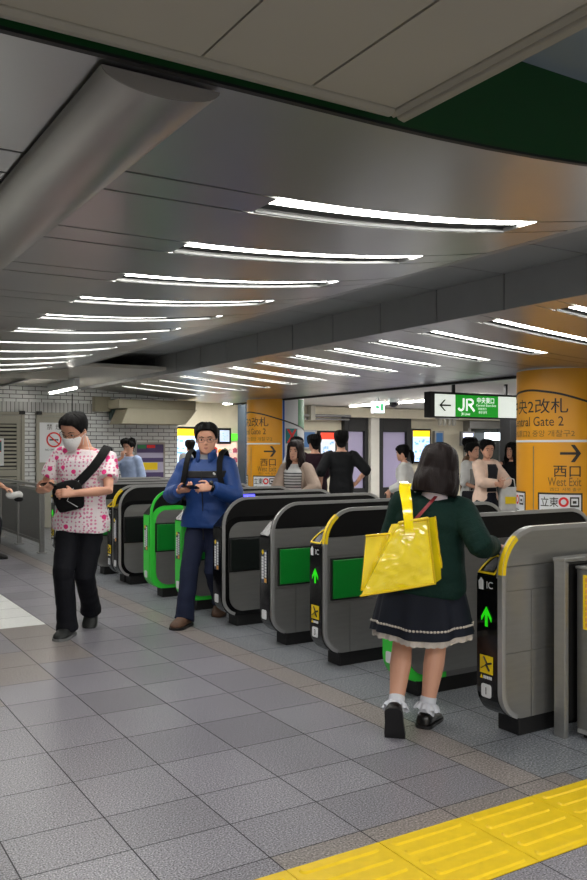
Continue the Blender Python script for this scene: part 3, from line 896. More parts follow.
# shop stall behind the man in blue
t = thing('shop_stall', 'lit shop stall with pinkish shelves behind the blue-jacketed man', 'stall', (8.68, YB-.02, 0))
bm = BM(); box(bm, (-.42, -.45, 0), (.25, 0, .95)); obj('counter', bm, M_beige, t, bevel=.01)
bm = BM(); box(bm, (-.40, -.03, .96), (.24, -.005, 1.58)); obj('backlit_panel', bm, mat('lit_pink', (.95,.80,.74), .5, emit=.45), t)
rnd = random.Random(5)
for z in (1.12, 1.34):
    bm = BM(); box(bm, (-.40, -.26, z-.015), (.24, -.035, z)); obj('shelf', bm, M_white, t)
cols = [(.8,.2,.15), (.9,.7,.2), (.3,.5,.25), (.85,.85,.8), (.7,.3,.4)]
gi = 0
for z in (.952, 1.121, 1.341):
    for k in range(5):
        bm = BM(); h = rnd.uniform(.08, .14); box(bm, (-.035, -.05, 0), (.035, .05, h-.02)); box(bm, (-.02, -.03, h-.02), (.02, .03, h))
        o = obj('goods_box', bm, mat('goods%d' % (gi % 5), cols[gi % 5], .5), bevel=.006, loc=(8.32+.125*k, YB-.17, z+.001))
        tag(o, 'small colourful goods box on the lit shop stall', 'box', 'goods on the shop stall'); gi += 1
# dark service column beside the far pillar
bm = BM(); box(bm, (8.66, YB-.95, 0), (8.96, YB-.60, 2.45)); box(bm, (8.64, YB-.97, 1.55), (8.98, YB-.95, 1.62))
tag(obj('service_column', bm, mat('slate', (.20,.25,.30), .5), bevel=.01), 'slate grey square column beside the far yellow pillar', 'column')
# orange poster board and blue board
lightbox('poster_board', 'lit poster with an orange-red header beyond the far pillar', 'poster', 11.38, 1.42, .42, .80, YB-.02, (1.,.22,.08), (.75,.77,.82), 16, .5)
lightbox('poster_board', 'dull blue notice board beside the orange-red poster', 'notice board', 10.85, 1.65, .30, .36, YB-.02, None, (.15,.32,.5), 4, .12, M_steel_d)
# two tall dark-framed shutter panels
M_lavp = mat('lavender_panel', (.60,.57,.68), .35, emit=.10)
for i, (x, w, lab) in enumerate(((12.20, .72, 'tall black-framed lavender panel behind the man in the black shirt'), (13.40, 1.08, 'tall black-framed lavender panel behind the woman with the ponytail'))):
    t = thing('wall_panel', lab, 'panel', (x, YB-.02, 0), 0, 'black-framed panels on the concourse wall')
    bm = BM()
    a, b_ = -w/2, w/2
    for q in ((a, 0, a+.16*w, 2.27), (b_-.14*w, 0, b_, 2.27), (a+.16*w, 0, b_-.14*w, .45), (a+.16*w, 1.86, b_-.14*w, 2.27)): box(bm, (q[0], -.14, q[1]), (q[2], 0, q[3]))
    obj('frame', bm, M_blackm, t, bevel=.01)
    bm = BM(); box(bm, (a+.16*w+.004, -.05, .454), (b_-.14*w-.004, -.02, 1.856)); obj('panel_face', bm, M_lavp, t)
bm = BM(); box(bm, (12.58, YB-.25, 0), (12.84, YB-.005, 2.40)); struct('wall_pier', bm, M_plaster, bevel=.006)
bm = BM(); box(bm, (9.6, YB-.35, 2.20), (20.5, YB-.16, 2.44)); struct('beam_cream', bm, M_wallcream, bevel=.01)
lightbox('map_board', 'tall lit map board with a yellow header behind the ponytailed woman', 'map', 14.30, 1.50, .56, .80, YB-.02, (1.,.80,.03), (.72,.84,.98), 16, .75)
lightbox('poster_board', 'blue notice board beside the tall lit map board', 'notice board', 14.92, 1.50, .22, .7, YB-.02, None, (.12,.35,.55), 3, .1, M_steel_d)
# shops on the far side behind the women
t = thing('distant_shop', 'distant shop with a white lit sign behind the women', 'shop', (17.0, YB-.02, 0))
bm = BM(); box(bm, (-1.15, -.25, 1.98), (1.8, 0, 2.18)); box(bm, (-1.15, -.2, 0), (-1.05, 0, 1.98)); box(bm, (1.7, -.2, 0), (1.8, 0, 1.98)); box(bm, (.1, -.2, 0), (.18, 0, 1.98)); obj('shop_frame', bm, M_steel_d, t)
bm = BM(); box(bm, (-.62, -.30, 1.66), (.55, -.255, 1.87)); obj('lit_sign', bm, mat('lit_white', (.92,.97,1.), .4, emit=1.6), t)
bm = BM(); box(bm, (-1.04, -.06, 0), (1.69, -.02, 1.97)); obj('shop_window', bm, mat('shop_glass', (.20,.21,.20), .15), t)
bm = BM(); box(bm, (.25, -.12, 1.2), (.62, -.07, 1.6)); obj('green_poster', bm, mat('lit_lime', (.65,.85,.15), .4, emit=.5), t)
bm = BM(); box(bm, (.75, -.12, .9), (1.45, -.07, 1.55)); obj('grey_poster', bm, mat('poster_grey', (.62,.63,.6), .5), t)
lightbox('shop_sign', 'bluish white lit sign between the tall map and the distant shop front', 'sign', 15.62, 1.70, .34, .28, YB-.36, None, (.80,.84,1.), 0, 1.6, M_steel_d)
# dark standing advert pillar beside the near yellow pillar
t = thing('advert_pillar', 'tall black advertising pillar with a lavender face beside the near yellow pillar', 'advert pillar', (10.75, 10.35, 0), R(0))
bm = BM(); box(bm, (-.26, -.12, 0), (.5, .12, 2.06)); obj('case', bm, M_blackm, t, bevel=.01)
bm = BM(); box(bm, (-.10, -.128, .5), (.42, -.1205, 1.85)); obj('advert_face', bm, M_lavp, t)
# hanging sign
t = thing('hanging_sign', 'hanging illuminated sign with a green JR panel and black arrow', 'sign', (9.25, 9.7, 2.09))
bm = BM(); box(bm, (-1.02, -.07, -.185), (1.15, .07, .20)); obj('case', bm, M_blackm, t, bevel=.008)
for x in (-.5, .6):
    bm = BM(); box(bm, (x-.02, -.02, .2), (x+.02, .02, .368)); obj('hanger', bm, M_blackm, t)
M_litw = mat('sign_lit_white', (.93,.96,.92), .4, emit=.42); M_litg = mat('sign_lit_green', (.05,.62,.12), .4, emit=.35); M_litl = mat('sign_lit_letter', (.97,1.,.97), .4, emit=.5)
bm = BM(); box(bm, (-.93, -.076, -.165), (-.53, -.0705, .165)); p = obj('arrow_panel', bm, M_litw, t)
bm = BM()
for q in ([(-.11,-.012),(.11,-.012),(.11,.012),(-.11,.012)], [(-.02,.085),(-.115,.0),(-.08,.0),(.012,.085)], [(-.02,-.085),(.012,-.085),(-.08,.0),(-.115,.0)]): prism(bm, [(u-.73, w_) for u, w_ in q], -.080, -.0765)
obj('arrow', bm, M_ink, p)
bm = BM(); box(bm, (-.53, -.076, -.165), (.36, -.0705, .165)); p = obj('green_panel', bm, M_litg, t)
bm = BM()
def stroke(pts, w):
    ribbon(bm, [(x, -.079, z) for x, z in pts], [(0,-1,0)]*len(pts), w, .004)
ax = -.47
stroke([(ax+.0,-.035),(ax+.02,-.06),(ax+.06,-.068),(ax+.095,-.05),(ax+.105,-.01),(ax+.105,.115)], .034)
bm_keep = bm
stroke([(ax+.17,-.075),(ax+.17,.10),(ax+.26,.10),(ax+.295,.075),(ax+.295,.045),(ax+.26,.02),(ax+.20,.02)], .034)
stroke([(ax+.235,.01),(ax+.325,-.078)], .036)
obj('letters', bm, M_litl, p)
text_plane('line_text', 'JR Lines', .055, (-.32, -.079, -.14), (1,0,0), (0,0,1), M_litl, p, offset=.01)
text_plane('place_text', '中央東口', .10, (.09, -.079, .055), (1,0,0), (0,0,1), M_litl, p, offset=.01, width=.36)
text_plane('english_text', 'Central East Exit', .05, (.10, -.079, .0), (1,0,0), (0,0,1), M_litl, p, width=.42)
text_plane('small_text', '中央东口', .045, (.02, -.079, -.055), (1,0,0), (0,0,1), M_litl, p)
text_plane('small_text', '중앙 동쪽', .045, (.03, -.079, -.11), (1,0,0), (0,0,1), M_litl, p)
bm = BM(); box(bm, (.36, -.076, -.165), (1.1, -.0705, .165)); p = obj('white_panel', bm, M_litw, t)
bm = BM(); box(bm, (.93, -.080, .01), (1.05, -.0765, .12)); obj('dark_icon', bm, M_ink, p)
bm = BM(); box(bm, (.93, -.080, -.12), (1.05, -.0765, -.02)); obj('green_icon', bm, M_litg, p)
# shop fascia light behind the hanging sign
t = thing('shop_sign', 'long greenish white lit fascia high above the hanging green sign', 'sign', (13.3, 13.4, 2.3))
bm = BM(); box(bm, (-1.2, -.08, .0), (2.6, .08, .12)); obj('case', bm, M_litw, t, bevel=.005)
bm = BM(); box(bm, (-.9, -.086, .01), (.4, -.081, .06)); obj('green_stripe', bm, M_litg, t)
bm = BM(); box(bm, (-1.2, -.03, .12), (-1.15, .03, .16)); box(bm, (2.5, -.03, .12), (2.55, .03, .16)); obj('hanger', bm, M_steel_d, t)
# exit sign, camera dome, long tube light
t = thing('exit_sign', 'small hanging green and white emergency exit sign', 'sign', (10.3, 13.65, 2.27))
bm = BM(); box(bm, (-.135, -.05, -.125), (.135, .05, .125)); obj('case', bm, M_white, t, bevel=.005)
bm = BM(); box(bm, (-.12, -.055, -.11), (.12, -.0505, .11)); p = obj('lit_face', bm, mat('exit_white', (.85,1.,.95), .4, emit=1.3), t)
bm = BM(); prism(bm, [(-.10,.0),(-.05,.05),(-.05,.018),(.0,.018),(.0,-.018),(-.05,-.018),(-.05,-.05)], -.059, -.0555); prism(bm, [(.03,-.07),(.09,-.07),(.09,.07),(.03,.07)], -.059, -.0555); obj('green_icon', bm, mat('exit_green', (.0,.62,.35), .4, emit=.6), p)
bm = BM(); box(bm, (-.02, -.02, .125), (.02, .02, .188)); obj('hanger', bm, M_white, t)
t = thing('ceiling_camera', 'dark dome camera on the ceiling beside the exit sign', 'camera', (10.62, 13.55, 2.44))
bm = BM(); blob(bm, (0,0,-.08), (.10,0,0), (0,.10,0), (0,0,.09), 20, 12); obj('dome', bm, M_black, t, smooth=True)
bm = BM(); loft(bm, [[V((.11*cos(2*pi*k/24), .11*sin(2*pi*k/24), z)) for k in range(24)] for z in (-.07, .018)]); obj('base', bm, M_white, t, smooth=True)
def tube_lamp(label, x, y0, y1, z):
    t = thing('ceiling_tube_light', label, 'light', (x, (y0+y1)/2, z)); l = (y1-y0)/2
    bm = BM(); box(bm, (-.05, -l, 0), (.05, l, .03)); obj('lens', bm, M_tube, t, bevel=.008)
    bm = BM(); box(bm, (-.07, -l-.02, .031), (.07, l+.02, .058)); obj('housing', bm, M_white, t)
tube_lamp('long white tube light on the concourse ceiling above the exit sign', 11.3, 11.6, 16.0, 2.40)
tube_lamp('short white tube light on the concourse ceiling beside the far pillar', 8.35, 14.7, 16.6, 2.40)
tube_lamp('white tube light on the concourse ceiling farthest from the gates', 15.5, 9.0, 15.0, 2.40)
# pipes under the concourse ceiling
t = thing('ceiling_pipe', 'grey pipes and conduit boxes along the top of the concourse wall', 'pipe', (10.2, YB-.45, 2.12))
bm = BM(); tube(bm, [(0,0,.1),(1.6,0,.1)], .035, 10); tube(bm, [(0,.06,.02),(1.6,.06,.02)], .025, 10); obj('conduit', bm, M_steel_d, t, smooth=True)
for x in (.05, .42):
    bm = BM(); box(bm, (x, -.1, -.02), (x+.12, .08, .33)); obj('junction_box', bm, M_beige, t, bevel=.005)
t = thing('ceiling_pipe', 'thick vertical pipes under the ceiling above the tall map board', 'pipe', (14.6, YB-.5, 2.1))
for x in (.0, .16, .32, .48):
    bm = BM(); tube(bm, [(x,0,-.02),(x,0,.36)], .055, 10); obj('pipe', bm, M_beige, t, smooth=True)
bm = BM(); box(bm, (-.08, -.08, .10), (.58, .08, .14)); obj('bracket', bm, M_steel_d, t)

# ------------------------------------------------------------------ the place's light
def area(name, loc, sx, sy, e, col=(1,.985,.965)):
    l = bpy.data.lights.new(name, 'AREA'); l.shape = 'RECTANGLE'; l.size = sx; l.size_y = sy; l.energy = e; l.color = col
    o = bpy.data.objects.new(name, l); COL.objects.link(o); o.location = loc
    return o
LB = 52
for x in (-2.6, -.2, 2.4):
    for y in (-.9, -3.0): area('hall_lamp', (x, y, 2.33), 1.2, .3, LB)
for x in (10.2, 13.5, 17.5):
    for y in (5.0, 10.0, 14.0): area('concourse_lamp', (x, y, 2.44), 1.2, .25, 42)
area('concourse_lamp', (7.6, 16.2, 2.44), .8, .25, 14)
w = bpy.data.worlds.new('world'); SC.world = w; w.use_nodes = True
w.node_tree.nodes['Background'].inputs[0].default_value = (.9, .95, 1, 1); w.node_tree.nodes['Background'].inputs[1].default_value = .02
# ------------------------------------------------------------------ people
M_skin = mat('skin', (.80,.60,.50), .5, var=.05, vscale=10)
M_skin2 = mat('skin_tan', (.80,.59,.49), .5, var=.05, vscale=10)
M_lip = mat('lip', (.62,.36,.33), .5)
M_hair = mat('hair_black', (.022,.02,.02), .7, var=.2, vscale=60, stretch=(1,1,.15), bump=.3, bscale=140, spec=.15)
M_hairb = mat('hair_dark_brown', (.085,.048,.048), .55, var=.3, vscale=50, stretch=(1,1,.12), bump=.3, bscale=120, spec=.2)
M_sockd = mat('sock_dark', (.06,.06,.065), .8)
M_eyew = mat('eye_white', (.85,.84,.82), .3)
M_eyeb = mat('eye_dark', (.06,.045,.04), .2)
M_brow = mat('brow', (.10,.085,.08), .6)

HEAD = [ # t, half width, front, back   (head heights)
    (0.00,.09,.33,-.13),(0.04,.17,.385,-.02),(0.10,.225,.405,.08),(0.18,.268,.41,.20),(0.28,.298,.405,.30),(0.40,.322,.395,.37),
    (0.52,.338,.395,.41),(0.62,.345,.405,.435),(0.72,.342,.40,.44),(0.81,.318,.365,.415),(0.88,.272,.30,.36),(0.94,.20,.21,.27),(0.98,.11,.11,.16),(1.0,.03,.02,.06)]
def head_ring(t):
    if t <= HEAD[0][0]: return HEAD[0][1:]
    for a, b in zip(HEAD, HEAD[1:]):
        if t <= b[0]:
            k = (t-a[0])/(b[0]-a[0]); return tuple(a[i]+(b[i]-a[i])*k for i in (1,2,3))
    return HEAD[-1][1:]
def head_pt(t, phi, grow=0., tw=None):
    """point on the head surface; phi 0 front, +pi/2 its left. In head heights, x fwd, y left, z up."""
    w, f, b = head_ring(tw if tw is not None else t)
    cx, d = (f-b)/2, (f+b)/2
    c, s = cos(phi), sin(phi); p = 2.25
    x = math.copysign(abs(c)**(2/p), c); y = math.copysign(abs(s)**(2/p), s)
    return V((cx + x*(d+grow), y*(w+grow), t))

def ik(a, b, l1, l2, hint):
    d = b-a; L = min(d.length, (l1+l2)*.999); u = d.normalized()
    b = a+u*L
    x = (l1*l1-l2*l2+L*L)/(2*L); h = math.sqrt(max(0, l1*l1-x*x))
    hv = V(hint); hv = (hv-u*hv.dot(u)).normalized()
    return a+u*x+hv*h, b

def hand(bm, wrist, d, n, left, L, curl=.5, splay=.06, thumb=.5):
    d = V(d).normalized(); n = V(n); n = (n-d*n.dot(d)).normalized()
    s = (n.cross(d) if left else d.cross(n)).normalized()       # thumb side
    pl = L*.50
    rings = []
    for k, (hw, hd) in ((-.15,(.15,.125)),(.15,(.17,.12)),(.5,(.20,.115)),(.85,(.215,.10)),(1.0,(.20,.075))):
        rings.append(ell(wrist+d*pl*k - n*L*.01, s, n, L*hw, L*hd, 12, 2.5))
    loft(bm, rings)
    for i, (ln, off) in enumerate(((.44,.150),(.49,.052),(.45,-.048),(.35,-.145))):
        base = wrist + d*pl*(.93-.03*abs(i-1)) + s*L*off
        dd = (d + s*splay*(1.3-i)).normalized(); pts = [base-d*L*.08, base]; p = base; cr = curl*(1+.08*i)
        for j, (seg, w) in enumerate(((.45,.75),(.31,1.0),(.24,.7))):
            ax = dd.cross(n); dd = (Matrix.Rotation(cr*w, 3, ax) @ dd); nn = (Matrix.Rotation(cr*w, 3, ax) @ n)
            p = p + dd*L*ln*seg; pts.append(p.copy())
        r = L*(.050-.004*(i == 3))
        tube(bm, pts, [r*1.08, r*1.05, r, r*.92, r*.78], 8)
    b0 = wrist + d*pl*.22 + s*L*.14
    t1 = b0 + (d*.55+s*.75+n*.25*thumb).normalized()*L*.24
    t2 = t1 + (d*.85+s*.25+n*.55*thumb).normalized()*L*.19
    t3 = t2 + (d*.95-s*.05+n*.7*thumb).normalized()*L*.13
    tube(bm, [b0-s*L*.08, b0, t1, t2, t3], [L*.075, L*.078, L*.062, L*.055, L*.042], 8)

def nz(p, f, seed=0): return noise.noise(V(p)*f + V((seed*7.3, seed*3.1, seed*1.7)))

class Person: pass
def person(label, H, loc, heading, lean=2., headrot=(0,0), feet=None, hands=None, female=False, wide=1., hair='short', hairm=None, skin=None,
           top=None, bottom=None, shoes=None, face=2, voxel=.006, drop=0., twist=0., group=None, legk=1., roll=0., headoff=(0,0,0)):
    """local frame: x forward, y left, z up. Builds one body mesh and separate clothing children."""
    S = Person(); skin = skin or M_skin; hairm = hairm or M_hair
    t = thing('person', label, 'person', (loc[0], loc[1], 0), R(heading), group); S.t = t
    up = V((sin(R(lean)), -sin(R(roll)), cos(R(lean)))).normalized(); fw = V((cos(R(lean)), 0, -sin(R(lean)))); lf = up.cross(fw).normalized(); fw = lf.cross(up)
    PZ = .525*H-drop; P = V((0, 0, PZ)); S.P = P; S.up = up; S.fw = fw
    tw = lambda v: Matrix.Rotation(R(twist), 3, up) @ v
    sp = lambda s: P + up*(s*H)
    if female: prof = [(-.06,.096,.066),(0,.103,.070),(.05,.092,.062),(.10,.076,.054),(.17,.083,.061),(.22,.089,.066),(.264,.091,.056),(.288,.074,.047),(.306,.049,.041),(.325,.040,.036)]
    else: prof = [(-.06,.093,.062),(0,.100,.066),(.05,.093,.062),(.10,.088,.060),(.17,.096,.064),(.22,.104,.066),(.268,.106,.060),(.293,.086,.050),(.312,.056,.044),(.332,.042,.040)]
    def pr(s):
        if s <= prof[0][0]: return prof[0][1]*wide, prof[0][2]*wide
        for a, b in zip(prof, prof[1:]):
            if s <= b[0]:
                k = (s-a[0])/(b[0]-a[0]); return (a[1]+(b[1]-a[1])*k)*(wide if s < .3 else 1), (a[2]+(b[2]-a[2])*k)*(wide if s < .3 else 1)
        return prof[-1][1], prof[-1][2]
    def tring(s, off, n=28, fold=0., seed=0, flare=0.):
        hw, hd = pr(s); c = sp(s) + fw*(.006*H if .15 < s < .27 else 0)
        k = min(1, max(0, s/.2)); ax = lf.lerp(tw(lf), k); ay = fw.lerp(tw(fw), k)
        r = ell(c, ax, ay, hw*H+off+flare, hd*H+off+flare, n, 2.5)
        if fold: r = [p + (p-c).normalized()*nz((p.x*1.0, p.y, p.z*1.6), 9, seed)*fold for p in r]
        return r
    S.tring = tring; S.sp = sp
    shw = (.092 if female else .106)*H*(.5+.5*wide)
    SH = {s: sp(.279) + tw(lf)*s*shw - tw(fw)*.004*H for s in (1,-1)}; S.SH = SH
    HJ = {s: P + lf*s*.050*H*wide - V((0,0,.01*H)) for s in (1,-1)}
    feet = feet or {1: (.0,.06*H,0,0), -1: (.0,-.06*H,0,0)}       # x, y, heel raise (deg), toe-out
    KN, AN, FD = {}, {}, {}
    for s in (1,-1):
        x, y, pitch, yaw = feet[s]
        f = V((cos(R(yaw)), sin(R(yaw)), 0)); ball = V((x, y, 0)) + f*.075*H
        a = V((x, y, .052*H))
        if pitch:
            rot = Matrix.Rotation(R(pitch), 3, V((-f.y, f.x, 0)))
            a = ball + rot @ (a-ball); f2 = rot @ f
        else: f2 = f
        k, a = ik(HJ[s], a, .245*H, .240*H, (1, 0.05*s, 0))
        KN[s], AN[s], FD[s] = k, a, (f2, f)
    S.KN, S.AN = KN, AN
    EL, WR = {}, {}
    hd = hands or {}
    base = lambda s: dict(w=SH[s] + V((.03, s*.05, -.30*H)), hint=(-1, .2*s, 0), d=(0.15,0,-1), n=(0,-s,0), curl=.35)
    HD = {}
    for s in (1,-1):
        h = base(s); h.update(hd.get(s, {})); HD[s] = h
        EL[s], WR[s] = ik(SH[s], V(h['w']), .170*H, .148*H, h['hint'])
    S.EL, S.WR = EL, WR
    # ---- body (one surface)
    bm = BM()
    loft(bm, [tring(s, -.006) for s in [-.05+.0235*i for i in range(17)]])
    hh = .147*H
    nb, nt_ = sp(.312), sp(.362) + fw*.010*H
    yaw, pitch = headrot
    hm = Matrix.Rotation(R(heading*0), 3, 'Z')
    B3 = Matrix((fw, lf, up)).transposed()                          # torso basis
    HR = B3 @ Matrix.Rotation(R(yaw), 3, 'Z') @ Matrix.Rotation(R(pitch), 3, 'Y')
    pivot = sp(.355) + V(headoff)
    horg = pivot + HR @ V((.02*hh, 0, .06*hh)) - HR @ V((0, 0, .14*hh))
    hp = lambda p: horg + HR @ (V(p)*hh)
    S.hp, S.hh, S.HR = hp, hh, HR
    tube(bm, [nb, nt_.lerp(pivot, .5), hp((-.08,0,.28))], [.036*H, .033*H, .036*H] if not female else [.030*H, .0275*H, .031*H], 14)
    ts = [0,.02,.05,.09,.14,.2,.27,.34,.41,.48,.55,.62,.69,.76,.82,.87,.91,.95,.98,1.0]
    rings = []
    for q in ts:
        r = []
        for k in range(28):
            phi = 2*pi*k/28; p = head_pt(q, phi)
            a = abs((phi+pi) % (2*pi)-pi)
            if a < 1.0 and face:                                    # eye sockets, cheeks, chin
                e = math.exp(-((q-.50)/.055)**2)*math.exp(-((a-.42)/.2)**2); p.x -= .028*e
                e = math.exp(-((q-.575)/.035)**2)*math.exp(-((a-.35)/.3)**2); p.x += .012*e
                e = math.exp(-((q-.04)/.06)**2)*math.exp(-(a/.35)**2); p.x += .02*e
                e = math.exp(-((q-.21)/.05)**2)*math.exp(-(a/.35)**2); p.x += .014*e
            r.append(hp(p))
        rings.append(r)
    loft(bm, rings)
    if face:
        tube(bm, [hp((.365,0,.545)), hp((.405,0,.45)), hp((.445,0,.365)), hp((.405,0,.335))], [hh*.026, hh*.034, hh*.046, hh*.034], 8)
        for s in (1,-1): blob(bm, hp((.395, s*.043, .350)), HR@V((hh*.035,0,0)), HR@V((0,hh*.03,0)), HR@V((0,0,hh*.028)), 8, 6)
    for s in (1,-1):
        blob(bm, hp((-.03, s*.345, .46)), HR@V((hh*.075,0,hh*.02)), HR@V((-hh*.01,s*hh*.032,0)), HR@V((0,0,hh*.125)), 10, 8)
    for s in (1,-1):
        h = HD[s]
        a = .026*H if not female else .023*H
        tube(bm, [SH[s], SH[s].lerp(EL[s], .5), EL[s], EL[s].lerp(WR[s], .35), WR[s]], [a*1.15, a, a*.86, a*.86, a*.58], 12)
        hand(bm, WR[s], h['d'], h['n'], s == 1, .105*H, h['curl'], thumb=h.get('thumb', .6))
        k = legk*(1. if not female else .95)
        tube(bm, [HJ[s], HJ[s].lerp(KN[s], .4), KN[s].lerp(HJ[s], .08), KN[s].lerp(AN[s], .3), KN[s].lerp(AN[s], .65), AN[s]], [.052*H*k, .044*H*k, .031*H*k, .0335*H*k, .026*H*k, .019*H*k], 14)
        f2, f = FD[s]
        uu = f2.cross(V((-f.y, f.x, 0))).normalized()
        tube(bm, [AN[s] - f2*.02*H - uu*.024*H, AN[s]+f2*.05*H-uu*.030*H, AN[s]+f2*.085*H-uu*.034*H], [.020*H,.014*H,.010*H] if shoes else [.022*H,.022*H,.016*H], 10)
    S.body = obj('body', bm, skin, t, remesh=voxel, smit=2)
    # ---- face children
    if face:
        for s in (1,-1):
            c = hp((.355, s*.150, .495))
            bm = BM(); blob(bm, c, HR@V((hh*.022,0,0)), HR@V((0,hh*.055,0)), HR@V((0,0,hh*.021)), 12, 8); e = obj('eye', bm, M_eyew, t, smooth=True)
            bm = BM(); blob(bm, c+HR@V((hh*.016,0,0)), HR@V((hh*.012,0,0)), HR@V((0,hh*.034,0)), HR@V((0,0,hh*.025)), 10, 6); obj('iris', bm, M_eyeb, e, smooth=True)
            bm = BM(); tube(bm, [hp((.388,s*.065,.575)), hp((.378,s*.14,.60)), hp((.325,s*.225,.575))], [hh*.020,hh*.024,hh*.012], 6, flat=.7); obj('eyebrow', bm, M_brow, t, smooth=True)
        bm = BM(); tube(bm, [hp((.37,.095,.205)), hp((.408,.04,.222)), hp((.412,0,.216)), hp((.408,-.04,.222)), hp((.37,-.095,.205))], [hh*.010,hh*.020,hh*.018,hh*.020,hh*.010], 8)
        tube(bm, [hp((.375,.075,.200)), hp((.404,0,.185)), hp((.375,-.075,.200))], [hh*.010,hh*.024,hh*.010], 8); obj('lips', bm, M_lip, t, smooth=True)
    # ---- hair
    def hair_mesh(tmin, thr, thick, base, wob=.02, nphi=72, nt=46, hide=-.06, seed=0, extra=None, bangs=0):
        bm = BM(); rings = []
        for i in range(nt+1):
            q = tmin+(1.0-tmin)*i/nt
            r = []
            for k in range(nphi):
                phi = 2*pi*k/nphi; a = abs((phi+pi) % (2*pi)-pi)
                th = thr(a); e = min(1, max(0, (q-th)/.045+.5)); e = e*e*(3-2*e)
                tk = thick(q, a)*(1+wob*9*nz((cos(phi)*2, sin(phi)*2, q*1.2), 2.5, seed))
                tq = max(q, base(a))
                p_in = head_pt(q if q > .12 else .12, phi, hide); 
                if q < .12: p_in = V((-.05+.14*cos(phi), .14*sin(phi), q))
                p_out = head_pt(q, phi, tk, tw=max(tq, .0)); p_out.z = q + (tk*.75 if q > .9 else tk*.75*max(0,(q-.7)/.2))
                if extra: p_out = extra(p_out, q, phi, a)
                r.append(hp(p_in.lerp(p_out, e)))
            rings.append(r)
        loft(bm, rings)
        return obj('hair', bm, hairm, t, smooth=True)
    def itp(tab):
        def f(a):
            if a <= tab[0][0]: return tab[0][1]
            for (a0, v0), (a1, v1) in zip(tab, tab[1:]):
                if a <= a1: return v0+(v1-v0)*(a-a0)/(a1-a0)
            return tab[-1][1]
        return f
    sd = int(H*1000) % 17
    if hair in ('short', 'buzz', 'curly', 'mop'):
        k = {'short': .85, 'buzz': .62, 'curly': 1.5, 'mop': 1.25}[hair]
        thr = itp([(0,.80),(.5,.79),(.75,.74),(1.0,.62),(1.25,.45),(1.45,.50),(1.6,.56),(1.85,.40),(2.3,.18),(pi,.12)])
        if hair == 'mop': thr = itp([(0,.70),(.5,.69),(.75,.66),(1.0,.58),(1.25,.42),(1.45,.44),(1.6,.50),(1.85,.34),(2.3,.10),(pi,.05)])
        hair_mesh(0., thr, lambda q, a: k*(.025+.075*min(1, max(0, (q-.35)/.5))), lambda a: .3, wob=.05 if hair != 'curly' else .12, seed=sd)
    elif hair == 'bob':
        thr = itp([(0,.66),(.55,.64),(.78,.40),(.9,-.2),(pi,-.2)])
        def ex(p, q, phi, a):
            if q < .2: p.x -= .04*(.2-q); 
            return p
        hair_mesh(-.16, thr, lambda q, a: .10+.125*math.exp(-((q-.10)/.40)**2), lambda a: .42, wob=.02, seed=sd, extra=ex)
    elif hair in ('long', 'wavy'):
        thr = itp([(0,.72),(.35,.72),(.62,.52),(.80,-1.4),(pi,-1.4)]) if hair == 'long' else itp([(0,.78),(.3,.76),(.55,.5),(.72,-1.5),(pi,-1.5)])
        def ex(p, q, phi, a):
            if q < .3:
                k = min(1, (.3-q)/1.2); p.y *= 1+.28*k*(1 if a < 2.2 else .6)
                p.x = p.x*(1-.15*k) + (.10*k if a < 1.4 else -.10*k)
            return p
        hair_mesh(-.95, thr, lambda q, a: .07+.06*math.exp(-((q-.1)/.4)**2) - (.10 if q < -.6 else 0)*min(1, (-.6-q)/.35), lambda a: .45, wob=.05, nt=70, seed=sd, extra=ex)
    elif hair in ('pony', 'bun'):
        thr = itp([(0,.78),(.5,.76),(.8,.66),(1.05,.50),(1.3,.36),(1.6,.50),(1.85,.36),(2.4,.16),(pi,.12)])
        hair_mesh(0., thr, lambda q, a: .03+.05*min(1, max(0, (q-.3)/.4)), lambda a: .3, wob=.03, seed=sd)
        bm = BM()
        if hair == 'pony': tube(bm, [hp((-.36,0,.55)), hp((-.52,0,.55)), hp((-.60,0,.40)), hp((-.60,.02,.15)), hp((-.56,.02,-.15)), hp((-.52,.02,-.30))], [hh*.07,hh*.10,hh*.14,hh*.15,hh*.11,hh*.03], 12)
        else: blob(bm, hp((-.50,0,.62)), HR@V((hh*.17,0,0)), HR@V((0,hh*.18,0)), HR@V((0,0,hh*.17)))
        obj('hair_tail', bm, hairm, t, smooth=True)
    # ---- tops
    def sleeve(bm, s, end, r0, r1, r2, fold=.006):
        a, e, w = SH[s], EL[s], WR[s]
        path = [a + tw(lf)*(-s*.03*H) + up*.004*H, a, a.lerp(e, .25), a.lerp(e, .5), a.lerp(e, .75), e, e.lerp(w, .25), e.lerp(w, .5), e.lerp(w, .75), w]
        at = [0,.02,.25,.5,.75,1,1.25,1.5,1.75,2]
        rd = []
        for q in at: rd.append(r0+(r1-r0)*min(q, 1) + (r2-r1)*max(0, q-1))
        pts, rr = [], []
        for p, q, r in zip(path, at, rd):
            if q <= end: pts.append(p); rr.append(r)
        nx = next((i for i, q in enumerate(at) if q > end), None)
        if nx is not None:
            q0, q1 = at[nx-1], at[nx]; k = (end-q0)/(q1-q0)
            if k > .05: pts.append(path[nx-1].lerp(path[nx], k)); rr.append(rd[nx-1]+(rd[nx]-rd[nx-1])*k)
        # refine and add folds
        P2, R2 = [], []
        for i in range(len(pts)-1):
            for j in range(3):
                k = j/3; p = pts[i].lerp(pts[i+1], k); P2.append(p); R2.append((rr[i]+(rr[i+1]-rr[i])*k)*(1+fold*14*nz(p, 22, s+3)))
        P2.append(pts[-1]); R2.append(rr[-1])
        tube(bm, P2, R2, 14, round_caps=False)
